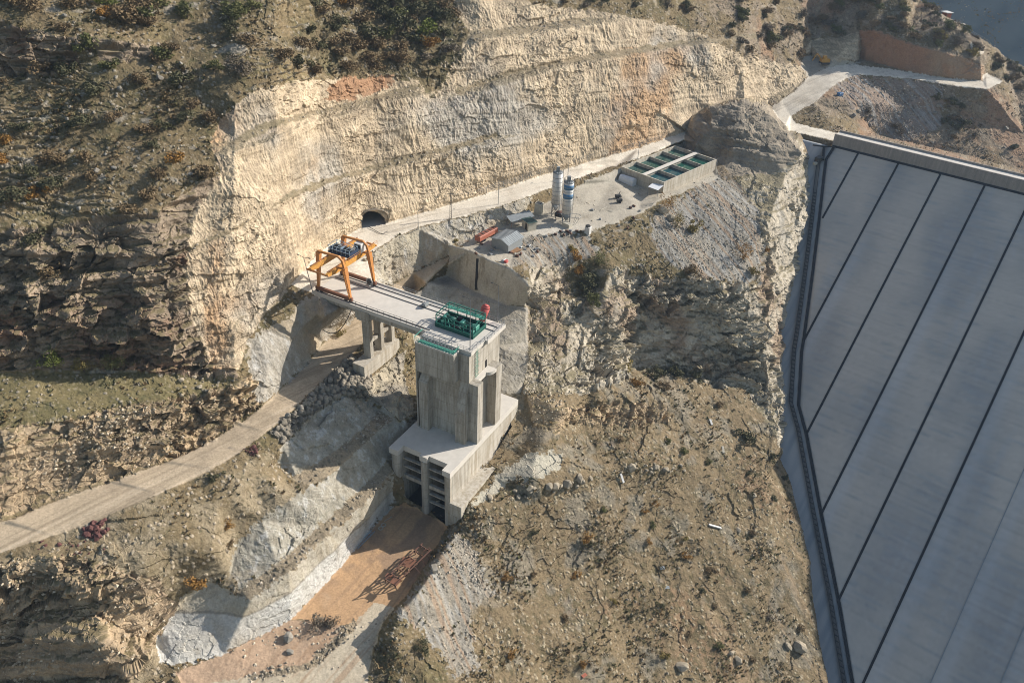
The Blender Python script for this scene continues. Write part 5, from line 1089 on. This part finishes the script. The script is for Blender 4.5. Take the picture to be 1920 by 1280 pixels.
for (u, v), lb in zip([(1241, 1065), (1251, 1101), (1092, 1266)], ['grey sheet scrap on the right slope, upper one', 'grey sheet scrap on the right slope, lower one', 'pinkish sheet scrap at the bottom of the right slope']):
    lbox(MB(), G(u, v), .9, 1.2, .06, 40+u % 60, .15).build('sheet_scrap', M_GREY if 'grey' in lb else M_TRUCK, label=lb, cat='scrap')
# far small things
p = P(1545, 120, 9); e = empty('excavator', p, 'yellow excavator parked at the quarry flat beyond the hairpin road', 'excavator'); lbox(MB(), p, 2.6, 3.6, 1.4, 80, .8).build('body', M_YEXC, e, bevel=.15); lbox(MB(), p+[-.5, -.6, 0], 1.2, 1.4, 1.2, 80, 2.2).build('cab', M_YEXC, e, bevel=.1)
for s in (-1, 1): lbox(MB(), p+azv(170)*s*1.1, 3.8, .6, .8, 170+90-90, 0).build('track', M_DARK, e, bevel=.2)
MB().bar(p+[-1.2, 0, 1.6], p+[-3.6, .3, 4.], .45).bar(p+[-3.6, .3, 4.], p+[-5., .4, 1.], .35).build('boom', M_YEXC, e)
p = P(1574, 181, 4.5); e = empty('blue_machine', p, 'small blue machine beside the hairpin road above the dam', 'machine'); lbox(MB(), p, 1.5, 2.2, 1.2, 60, .3).build('body', pmat('bright_blue', (.06, .16, .33), .5), e, bevel=.1); MB().bar(p+[.3, 0, 1.4], p+[.9, .6, 2.6], .25).build('arm', M_STEEL, e)
p = P(1774, 31, 21); e = empty('lookout_hut', p, 'tiny hut with a bright white flat roof on the ridge skyline', 'hut'); lbox(MB(), p, 3, 2.6, 2, 70, -.6).build('wall', M_TRUCK, e); lbox(MB(), p, 4.2, 3.6, .22, 70, 1.7).build('roof', M_WHITE, e)
p = P(1796, 45, 18.2); e = empty('mast', p, 'short pale mast on the ridge skyline', 'mast')
for k in range(4): MB().bar(p+[k*.7, k*.3, -1], p+[k*.7+.3, k*.3, 2.6+.5*(k % 2)], .16).build('post', M_STEEL, e)
p = P(1806, 51, 17.3); lbox(MB(), p, 3.2, 1.2, 1.7, 80, -.4).build('stone_block', M_CREAM, label='pale block on the ridge below the mast', cat='block')
fence([(1812, 60), (1826, 68), (1842, 80), (1856, 92)], 1.6, 'pale fence on the ridge at the top right', 3.)
# machine on the plinth at the dam's upper corner
p = damP(1534, 303, .3); e = empty('plinth_machine', p, 'small machine with a pale bucket at the upper corner of the dam face', 'machine'); lbox(MB(), p, 2, 2.6, 1.6, 40, .1).build('body', M_DARK, e, bevel=.1); lbox(MB(), p+[-1.4, -1.5, -.6], .9, 1.4, .9, 60).build('bucket', M_CREAM, e, bevel=.1); MB().bar(p+[0, 0, 1.4], p+[-1.4, -1.5, .6], .3).build('arm', M_RUST, e)
MB().path([damP(1524, 272, 1.2), damP(1545, 275, .8), damP(1565, 275, .8)], .25, 6).build('water_pipe', M_BLACK, label='black pipe running to the upper left corner of the dam face', cat='pipe')
MB().path([damP(1545, 276, .5), damP(1543, 300, .4)], .45, 6).build('vertical_pipe', M_BLACK, label='short dark pipe dropping from the corner of the dam crest', cat='pipe')

# ================================================================== ROCKS
def chunk(seed, n=26, sq=(1, 1, .75)):
    import bmesh
    r = np.random.default_rng(seed); bm = bmesh.new(); p = r.normal(size=(n, 3)); p /= np.linalg.norm(p, axis=1)[:, None]; p *= r.uniform(.8, 1.05, (n, 1))*np.array(sq)
    for x in p: bm.verts.new(x)
    bmesh.ops.convex_hull(bm, input=bm.verts); me = bpy.data.meshes.new('rock'); bm.to_mesh(me); bm.free(); return me
M_ROCK = pmat('boulder_stone', (.40, .34, .25), .95, var=.4, scale=1.3, bump=.6, spec=.15); M_GROCK = pmat('grey_stone', (.32, .29, .24), .95, var=.4, scale=1.3, bump=.6, spec=.15); M_RROCK = pmat('red_stone', (.165, .078, .068), .95, var=.45, scale=1.3, bump=.6, spec=.15)
CH = {m.name: [] for m in (M_ROCK, M_GROCK, M_RROCK)}
for mt in (M_ROCK, M_GROCK, M_RROCK):
    for k in range(4): me = chunk(k+11, sq=((1, 1, .75), (1, .7, .6), (.8, 1, .9), (1, .8, .5))[k]); me.materials.append(mt); CH[mt.name].append(me)
def boulder(u, v, r, mt, label, group=None, j=random.Random(2)):
    p = G(u, v); o = bpy.data.objects.new('boulder', j.choice(CH[mt.name])); COL.objects.link(o); o.location = p+[0, 0, r*.25]; o.scale = (r*j.uniform(.8, 1.2),)*3; o.rotation_euler = (j.uniform(-.3, .3), j.uniform(-.3, .3), j.uniform(0, 6.3))
    return set_props(o, label, 'boulder', group)
bj = random.Random(8)
for u, v, r, lb in [(1242, 398, 2.4, 'big rounded boulder below the white sheet awning'), (1258, 412, 1.8, 'boulder just below the biggest one, under the settling tank'), (1275, 1252, 1.9, 'large pale boulder at the bottom of the right slope'), (1380, 1240, 1.3, 'tall pale boulder near the bottom right of the slope'), (1500, 1215, 2.2, 'big dark sided boulder at the bottom beside the dam strip'), (1478, 1212, 1.3, 'smaller dark boulder beside the bigger one near the dam strip'), (1368, 1225, 1.1, 'pale pointed boulder low on the right slope'), (1414, 930, .9, 'triangular pale boulder below the dark bush near the dam'),
                    (540, 1215-18, 1.4, 'grey boulder standing on the sandy floor at the bottom'), (543, 1215+8, .9, 'slim grey boulder on the sandy floor, lower one'), (1385, 995, 1.2, 'pale broken boulder right of the white slab'), (1482, 978, .7, 'small pale boulder by the dam strip')]: boulder(u, v, r, M_GROCK if 'grey' in lb else M_ROCK, lb)
def scatter(n, poly, rr, mt, label, group):
    us = [q[0] for q in poly]; vs = [q[1] for q in poly]; k = 0
    while k < n:
        u, v = bj.uniform(min(us), max(us)), bj.uniform(min(vs), max(vs))
        if inside(poly, np.array([u]), np.array([v]))[0]: boulder(u, v, rr[0]+(rr[1]-rr[0])*bj.random()**2, mt, label, group); k += 1
scatter(20, [(310, 700), (370, 705), (420, 715), (400, 735), (330, 735)], (.25, .7), M_ROCK, 'pale boulder on the grassy bench under the dark cliff', 'pale boulders on the grassy bench')
scatter(22, [(505, 812), (600, 722), (640, 690), (685, 692), (700, 715), (660, 735), (560, 800), (525, 830)], (.35, .8), M_GROCK, 'rounded grey riprap boulder on the bank between the haul road and the upper tier', 'riprap boulders under the bridge')
scatter(16, [(663, 458), (690, 470), (700, 486), (680, 492)], (.4, .9), M_ROCK, 'tan boulder heaped behind the gantry crane', 'boulders behind the gantry crane')
scatter(18, [(690, 600), (740, 600), (740, 630), (700, 668), (686, 668)], (.2, .5), M_ROCK, 'brown rubble boulder at the feet of the bridge columns', 'rubble at the bridge columns')
scatter(44, [(156, 984), (200, 972), (205, 998), (178, 1012), (154, 1004)], (.3, .85), M_RROCK, 'dark red boulder in the heap below the haul road at the left', 'red boulders in the left heap')
scatter(14, [(456, 840), (486, 832), (488, 852), (462, 862)], (.3, .75), M_RROCK, 'dark red boulder in the small heap beside the haul road', 'red boulders in the small heap')
scatter(20, [(60, 1010), (150, 1010), (230, 1040), (150, 1052), (70, 1035)], (.15, .45), M_RROCK, 'small reddish boulder on the slope under the left heap', 'scattered reddish boulders')
scatter(30, [(480, 1270), (600, 1225), (650, 1170), (645, 1165), (590, 1225), (470, 1262)], (.2, .5), M_ROCK, 'small boulder in the row edging the sandy basin', 'boulders edging the sandy basin')
scatter(24, [(885, 940), (1000, 935), (1110, 905), (1110, 890), (1000, 915), (900, 925)], (.5, 1.4), M_ROCK, 'broken tan boulder of the ledge right of the intake', 'ledge boulders right of the intake')
scatter(18, [(1180, 890), (1290, 885), (1285, 872), (1180, 878)], (.5, 1.2), M_ROCK, 'tan ledge boulder in the middle of the right slope', 'ledge boulders on the right slope')
scatter(24, [(1560, 200), (1640, 240), (1800, 285), (1915, 310), (1915, 250), (1760, 190), (1650, 215)], (.5, 1.5), M_GROCK, 'weathered boulder on the slope behind the dam crest', 'boulders on the slope behind the dam crest')
scatter(26, [(20, 220), (380, 230), (390, 330), (300, 390), (20, 420)], (.3, .9), M_GROCK, 'flat grey boulder on the left hillside above the dark cliff', 'grey boulders on the left hillside')
scatter(20, [(20, 10), (200, 10), (450, 100), (430, 170), (180, 190), (160, 70)], (.3, 1.1), M_GROCK, 'grey boulder among the shrubs at the top left', 'grey boulders at the top left')
# countless small stones: one object
def stones(name, spec, smin, smax, seed):
    r = np.random.default_rng(seed); V, F, CC = [], [], []; base = np.array([(1, 0, 0), (-1, 0, 0), (0, 1, 0), (0, -1, 0), (0, 0, 1), (0, 0, -1)], float); fb = np.array([(0, 2, 4), (2, 1, 4), (1, 3, 4), (3, 0, 4), (2, 0, 5), (1, 2, 5), (3, 1, 5), (0, 3, 5)])
    k = 0
    for regs, n, clr in spec:
        idx = np.flatnonzero(np.isin(RM.ravel(), [REGS.index(q) for q in regs]) & (UU.ravel() > -15) & (UU.ravel() < 1935) & (VV.ravel() > -15) & (VV.ravel() < 1295))
        wgt = np.clip(fbm(pts[idx]*.07, 2)+.15, .02, 1)**1.5*(dist_w[idx])**1.2; idx = r.choice(idx, n, p=wgt/wgt.sum())
        c = Wd[idx]+r.normal(size=(n, 3))*[.3, .3, 0]; sc = smin+(smax-smin)*r.random((n, 1, 1))**3; v = base[None]*(1+.5*(r.random((n, 6, 1))-.5))*sc*np.array([1, 1, .7])
        a = r.random(n)*6.28; ca_, sa_ = np.cos(a)[:, None], np.sin(a)[:, None]; x = v[..., 0]*ca_-v[..., 1]*sa_; y = v[..., 0]*sa_+v[..., 1]*ca_; v = np.stack([x, y, v[..., 2]], -1)+c[:, None]
        V.append(v.reshape(-1, 3)); F.append((fb[None]+(np.arange(n)*6)[:, None, None]+k).reshape(-1, 3)); k += n*6
        CC.append(np.repeat(np.array(clr)[None]*(.7+.6*r.random((n, 1))), 6, 0))
    return set_props(raw_mesh(name, np.concatenate(V), np.concatenate(F), GROUND, np.clip(np.concatenate(CC), 0, .7)), kind='stuff')
stones('loose_stones', [(['hill', 'darkhill', 'grass'], 8000, (.28, .24, .175)), (['talus', 'greyslope', 'bench', 'berm'], 5000, (.36, .31, .24)), (['bluff', 'rockface', 'ledge', 'patch', 'spur'], 4000, (.42, .35, .25)), (['sand', 'lane', 'yard', 'riprap'], 500, (.42, .36, .27))], .09, .46, 21)
# dry scrub and grass tufts: one object
def tufts(n, seed):
    r = np.random.default_rng(seed); ok = np.isin(RM.ravel(), [REGS.index(q) for q in ('hill', 'darkhill', 'grass', 'bluff', 'bench', 'rockface', 'cliff', 'greyslope')]) & (UU.ravel() > -15) & (UU.ravel() < 1935) & (VV.ravel() > -15) & (VV.ravel() < 1295) & (np.abs(NF.reshape(-1, 3)[:, 2]) > .5)
    idx = np.flatnonzero(ok); wgt = np.clip(fbm(pts[idx]*.10+5, 3)+.12, .01, 1)**1.5*dist_w[idx]*(np.isin(RM.ravel()[idx], [0, REGS.index('darkhill'), REGS.index('grass')])*.8+.2); idx = r.choice(idx, n, p=wgt/wgt.sum())
    L_ = 9; c = Wd[idx]; sz = .14+.42*r.random(n)**3; d = r.normal(size=(n, L_, 3)); d[..., 2] = np.abs(d[..., 2])+.3; d /= np.linalg.norm(d, axis=2, keepdims=True)
    sd = np.cross(d, [0, 0, 1.]); sd /= np.linalg.norm(sd, axis=2, keepdims=True)+1e-6; b0 = c[:, None]+d*.15*sz[:, None, None]; t = c[:, None]+d*sz[:, None, None]*(1+.5*r.random((n, L_, 1)))
    V = np.stack([b0-sd*.16*sz[:, None, None], b0+sd*.16*sz[:, None, None], t+sd*.30*sz[:, None, None], t-sd*.22*sz[:, None, None]], 2).reshape(-1, 3); F = np.arange(n*L_*4).reshape(-1, 4)
    cl = np.array([(.15, .125, .06), (.11, .105, .05), (.22, .155, .075), (.19, .13, .065), (.14, .115, .075)])[r.integers(0, 5, n)]*(.8+.4*r.random((n, 1)))
    return set_props(raw_mesh('dry_scrub', V, F, GROUND, np.repeat(cl, L_*4, 0)), kind='stuff')
tufts(19000, 5)

# ================================================================== SHRUBS AND TREES
def leafmat(name, c, c2):
    mt = pmat(name, c, .8, var=.4, scale=2.2, stain=c2, spec=.1); return mt
LM = {'g': leafmat('leaf_green', (.17, .165, .065), (.10, .105, .042)), 'd': leafmat('leaf_dark', (.12, .115, .06), (.08, .075, .042)), 'b': leafmat('leaf_brown', (.22, .155, .085), (.15, .11, .06)), 'o': leafmat('leaf_orange', (.36, .19, .05), (.22, .13, .045)), 'y': leafmat('leaf_yellow', (.30, .225, .075), (.17, .14, .05)), 's': leafmat('twig_grey', (.22, .18, .13), (.14, .115, .085)), 'l': leafmat('leaf_lime', (.20, .22, .05), (.11, .13, .035))}
BARK = pmat('bark', (.12, .09, .065), .9, var=.4)
def crown_mesh(seed, n, tall, mt, leaf=.22, lobes=8):
    r = np.random.default_rng(seed); lc = r.normal(size=(lobes, 3))*[.42, .42, .25*tall]+[0, 0, .55*tall]; lr = r.uniform(.28, .55, lobes)
    li = r.integers(0, lobes, n); d = r.normal(size=(n, 3)); d /= np.linalg.norm(d, axis=1)[:, None]; c = lc[li]+d*(lr[li]*r.uniform(.45, 1.08, n)**.7)[:, None]*[1, 1, .8*tall]
    c[:, 2] = np.abs(c[:, 2])
    x = r.normal(size=(n, 3)); x /= np.linalg.norm(x, axis=1)[:, None]; y = np.cross(x, d+.6*r.normal(size=(n, 3))); y /= np.linalg.norm(y, axis=1)[:, None]+1e-6; s = leaf*r.uniform(.35, 1., (n, 1))
    V = np.stack([c-x*s*.5, c+y*s*.35, c+x*s*.6, c-y*s*.35], 1).reshape(-1, 3); me = bpy.data.meshes.new('crown'); F = np.arange(4*n).reshape(-1, 4)
    me.from_pydata(V.tolist(), [], F.tolist()); me.materials.append(mt); me.update(); return me
def stem_mesh():
    m = MB(); r = random.Random(4)
    for k in range(7): a = k*.9; m.tube((0, 0, -.2), (.45*math.cos(a)*r.random()+.1, .45*math.sin(a)*r.random(), .5+.4*r.random()), .03, 4, .012)
    me = bpy.data.meshes.new('stem'); me.from_pydata([tuple(p) for p in m.v], [], m.f); me.materials.append(BARK); return me
STEM = stem_mesh(); CROWN = {k: [crown_mesh(30+i+7*j, 750, (1., 1.15, .8)[i], mt) for i in range(3)] for j, (k, mt) in enumerate(LM.items())}
TALL = {k: crown_mesh(90+j, 900, 2.3, LM[k], .17, 12) for j, k in enumerate('oyg')}
KN = {'g': 'olive green', 'd': 'dark green', 'b': 'brown leaved', 'o': 'rust orange', 'y': 'yellowish', 's': 'bare grey twigged', 'l': 'bright green'}
sj = random.Random(12); NSH = [0]
def shrub(u, v, r, kind, where, group, tall=False, label=None):
    p = G(u, v); e = empty('shrub', p, label or '%s shrub %s' % (KN[kind], where), 'shrub', None if label else '%s shrubs %s' % (KN[kind], group)); r *= 1.25; e.scale = (r*sj.uniform(.85, 1.2), r*sj.uniform(.85, 1.2), r*sj.uniform(.75, 1.0)); e.rotation_euler[2] = sj.uniform(0, 6.28)
    for nm, me in (('stem', STEM), ('crown', TALL[kind] if tall else sj.choice(CROWN[kind]))): o = bpy.data.objects.new(nm, me); COL.objects.link(o); o.parent = e
    NSH[0] += 1; return e
HL = '170,100,2.2g 207,130,1.6g 350,37,2.2g 430,33,2.4g 437,57,1.6d 447,30,1.7g 470,20,1.6g 230,37,2.2b 200,33,1.7o 260,17,2.4b 197,10,1.8l 307,13,2g 280,52,1.8b 463,80,1.9b 567,87,2.2b 600,93,2d 627,87,1.8b 530,117,2.2b 560,130,2d 590,140,2.2b 120,147,2.1d 83,137,1.7b 183,177,2.1d 340,163,2.2d 263,160,1.7b 450,140,2.4s 400,133,1.5g 313,110,1.8g 293,117,1.6b 320,100,1.8b 363,200,1.5b 213,227,1.7b 153,240,1.8d 47,243,1.6d 273,247,1.8b 310,247,1.5d 393,227,1.8b 347,230,1.4d 330,307,1.9o 283,283,1.5d 160,300,1.8b 103,307,2.2b 70,367,1.6o 97,353,2d 7,307,1.5o 10,273,1.5o 300,340,1.7b 383,337,2b 277,373,1.8b 240,400,1.5b 170,340,1.5b 133,17,1.9b 20,13,2b 60,20,2.2b 240,45,2.5b 265,30,2.2g 120,60,1.3b 60,330,1.5d 25,380,2d 60,450,1.8d 90,520,1.7b'
for q in HL.split(): u, v, rk_ = q.split(','); shrub(float(u), float(v), 1.12*float(rk_[:-1]), rk_[-1], 'on the grassy hillside at the upper left', 'on the upper left hillside')
DH = '827,10,2.6b 783,27,2.4d 800,60,2.2l 747,40,2.4g 720,37,2.3d 677,43,2.4b 700,17,2.3d 740,13,2.6d 653,87,2.2b 803,87,2.3o 780,83,2.4d 753,100,2.1b 750,120,1.8b 730,113,1.8b 690,117,2b 700,127,1.8b 650,133,1.7b 840,97,1.9s 827,40,2.2d 660,15,2.2b 690,70,2.2d 720,75,2.4g 760,65,2.6d 780,5,2.2b 810,30,2.1d 835,70,1.8d 640,50,1.7d 670,95,2b 705,95,2.2b 770,45,2.2b 845,25,1.9b 640,110,1.7b 625,60,1.5d 800,110,1.8s 820,120,1.5d 600,30,1.5b 580,60,1.3d 640,10,1.6o 590,10,1.6d 820,-10,2.4d 760,-10,2.6d 700,-12,2.4b'
for q in DH.split(): u, v, rk_ = q.split(','); shrub(float(u), float(v), 1.3*float(rk_[:-1]), rk_[-1], 'in the dense thicket above the left part of the cut cliff', 'in the thicket above the cut cliff')
for u, v, r, k, lb, tl in [(1252, 398, 2.0, 'o', 'tall orange and yellow bush in front of the settling tank corner', True), (1268, 425, 1.8, 'y', 'tall yellowish bush below the settling tank, beside the orange one', True), (1302, 432, 1.8, 'y', 'low yellowish bush right of the two tall bushes below the tank', False), (1392, 486, 1.9, 'o', 'tall orange bush near the rim of the big cliff', True), (1410, 515, 1.6, 'y', 'yellow orange bush at the very rim of the big cliff', False), (1432, 472, 1.3, 'o', 'small orange bush right of the tall one at the big cliff', False),
                          (1296, 514, 2.1, 'b', 'round brown bush on the rim above the middle of the big cliff', False), (1122, 500, 1.9, 'g', 'tall olive green bush in the gully under the yard', True), (1098, 548, 2.6, 'd', 'big dark bush in the shaded gully under the yard', False), (1108, 522, 2.4, 'd', 'dark bush in the middle of the gully under the yard', False), (1080, 488, 1.6, 'o', 'orange bush left of the gully under the yard', False), (1088, 512, 1.8, 'o', 'rust orange bush lower left in the gully under the yard', False), (1116, 570, 2., 'g', 'olive bush at the bottom of the gully under the yard', False), (1075, 470, 1.5, 'y', 'yellowish bush at the top of the gully under the yard', False),
                          (1180, 690, 2.0, 'y', 'yellowish bush at the left foot of the big cliff', False), (1262, 700, 2.4, 'd', 'dark green bush in the shade at the foot of the big cliff', False), (1225, 705, 2, 'd', 'dark bush left along the shaded foot of the big cliff', False), (1300, 712, 2, 'd', 'dark bush right along the shaded foot of the big cliff', False), (1242, 730, 1.8, 'b', 'brown bush below the shaded foot of the big cliff', False), (1195, 720, 1.6, 'o', 'rusty bush below the left foot of the big cliff', False), (1400, 825, 2.7, 'd', 'big dark hollow bush beside the dam strip', False), (1445, 860, 1.8, 'd', 'dark bush at the slope edge beside the dam strip', False),
                          (430, 990, 1.1, 'o', 'orange bush on the slope below the haul road', False), (368, 1098, 1.7, 'o', 'broad orange bush above the white lower tier', False), (405, 900, 1.1, 'd', 'dark green bush just below the haul road', False), (432, 1022, 1.1, 'b', 'brown bush below the orange one on the left slope', False), (598, 1170, 1.6, 's', 'heap of grey dead branches on the sandy basin floor', False), (620, 1172, 1.3, 's', 'second heap of grey dead branches on the sandy basin floor', False), (790, 1220, 1.3, 'd', 'dark bush on the grey bank below the basin', False), (640, 628, .9, 'y', 'small yellowish bush by the road under the bridge', False), (855, 452, 1.0, 'y', 'small yellowish bush at the end of the faded red trailer', False)]: shrub(u, v, r, k, '', '', tl, lb)
LS = '1228,945,.9o 1210,960,.9o 1225,985,1.0g 1098,1015,1.2o 1105,1022,1d 1285,1045,1o 1330,1075,1.5b 1215,1020,.9o 1318,1108,.9d 1340,1140,.8b 1150,1130,.8y 1245,1235,1.1y 1345,1215,1.2g 1410,1240,1b 1285,1010,.8y 1090,1250,.9o 1000,1080,.8b 1080,1080,1o 950,1085,.9o 1410,1000,1b 1470,900,1.3d 1500,930,1.1d 1450,935,1.2d 1405,890,1d 1330,870,1g 1280,850,1.2g 1255,830,1g 1350,760,1.2b 1160,830,1b 1000,1000,.9d 1130,960,.9g 1400,1110,1b 1500,1180,1.1b 1440,1160,.9s 960,1230,1o 1180,1160,.9d 1060,1160,.9b 1240,1140,1d 1290,1190,.9b'
for q in LS.split(): u, v, rk_ = q.split(','); shrub(float(u), float(v), float(rk_[:-1]), rk_[-1], 'scattered on the wide right slope', 'on the wide right slope')
def fill(n, poly, kinds, rr, where, group):
    us = [q[0] for q in poly]; vs = [q[1] for q in poly]; k = 0
    while k < n:
        u, v = sj.uniform(min(us), max(us)), sj.uniform(min(vs), max(vs))
        if inside(poly, np.array([u]), np.array([v]))[0]: shrub(u, v, sj.uniform(*rr), sj.choice(kinds), where, group); k += 1
fill(34, [(1310, -10), (1500, -10), (1610, 30), (1600, 58), (1515, 80), (1500, 118), (1400, 98), (1330, 55)], 'bdgsb', (1.6, 2.9), 'on the ridge above the cut cliff at the upper right', 'on the upper right ridge')
fill(46, [(1500, -10), (1720, -5), (1780, 45), (1845, 85), (1840, 118), (1780, 95), (1700, 72), (1630, 48)], 'bdgsyb', (1.5, 2.8), 'on the ridge over the red brown cut', 'over the red brown cut')
fill(16, [(1600, 190), (1790, 175), (1900, 200), (1915, 300), (1800, 280), (1650, 240)], 'dbsd', (1.2, 2.2), 'on the slope behind the dam crest', 'behind the dam crest')
fill(12, [(1850, 95), (1915, 130), (1915, 200), (1880, 160)], 'dbs', (1.4, 2.2), 'at the far right below the ridge', 'at the far right')
fill(16, [(900, -10), (1300, -10), (1310, 30), (1200, 22), (1000, 5)], 'bds', (1.1, 2.), 'along the top of the benched cliff', 'along the top of the benched cliff')
def tree(u, v, h, k, lb):
    p = G(u, v); e = empty('small_tree', p, lb, 'tree'); r = random.Random(int(u)); m = MB().tube(p-[0, 0, .3], p+[.1, 0, h*.45], .17, 7, .1)
    for j in range(6): a = j*1.05; m.tube(p+[.05, 0, h*(.25+.05*j)], p+[math.cos(a)*h*.28, math.sin(a)*h*.28, h*(.5+.06*j)], .08, 5, .03)
    m.build('trunk', BARK, e); me = crown_mesh(int(u), 1500, 1.1, LM[k], .13, 14); o = bpy.data.objects.new('crown', me); COL.objects.link(o); o.parent = e; o.scale = (h*.52, h*.52, h*.55); o.location = (0, 0, h*.22)
tree(105, 690, 4.6, 'l', 'bright green small tree under the dark cliff, leftmost of three'); tree(158, 697, 4.2, 'y', 'yellow brown small tree under the dark cliff, middle of three'); tree(212, 694, 4.0, 'g', 'olive small tree under the dark cliff, rightmost of three')

# haze in the valley air: one even volume round everything near
def haze_box(density=.00011):
    m = MB(); m.hexa([(x, y, z) for z in (-135, 122) for x, y in ((-420, -60), (1500, -60), (1500, 2300), (-420, 2300))])
    mt = bpy.data.materials.new('haze'); mt.use_nodes = True; n = mt.node_tree; n.nodes.clear(); o_ = n.nodes.new('ShaderNodeOutputMaterial'); v = n.nodes.new('ShaderNodeVolumePrincipled')
    v.inputs['Color'].default_value = (.55, .75, 1, 1); v.inputs['Density'].default_value = density; v.inputs['Anisotropy'].default_value = .2; n.links.new(v.outputs[0], o_.inputs['Volume'])
    return m.build('haze', mt, kind='stuff')
haze_box()
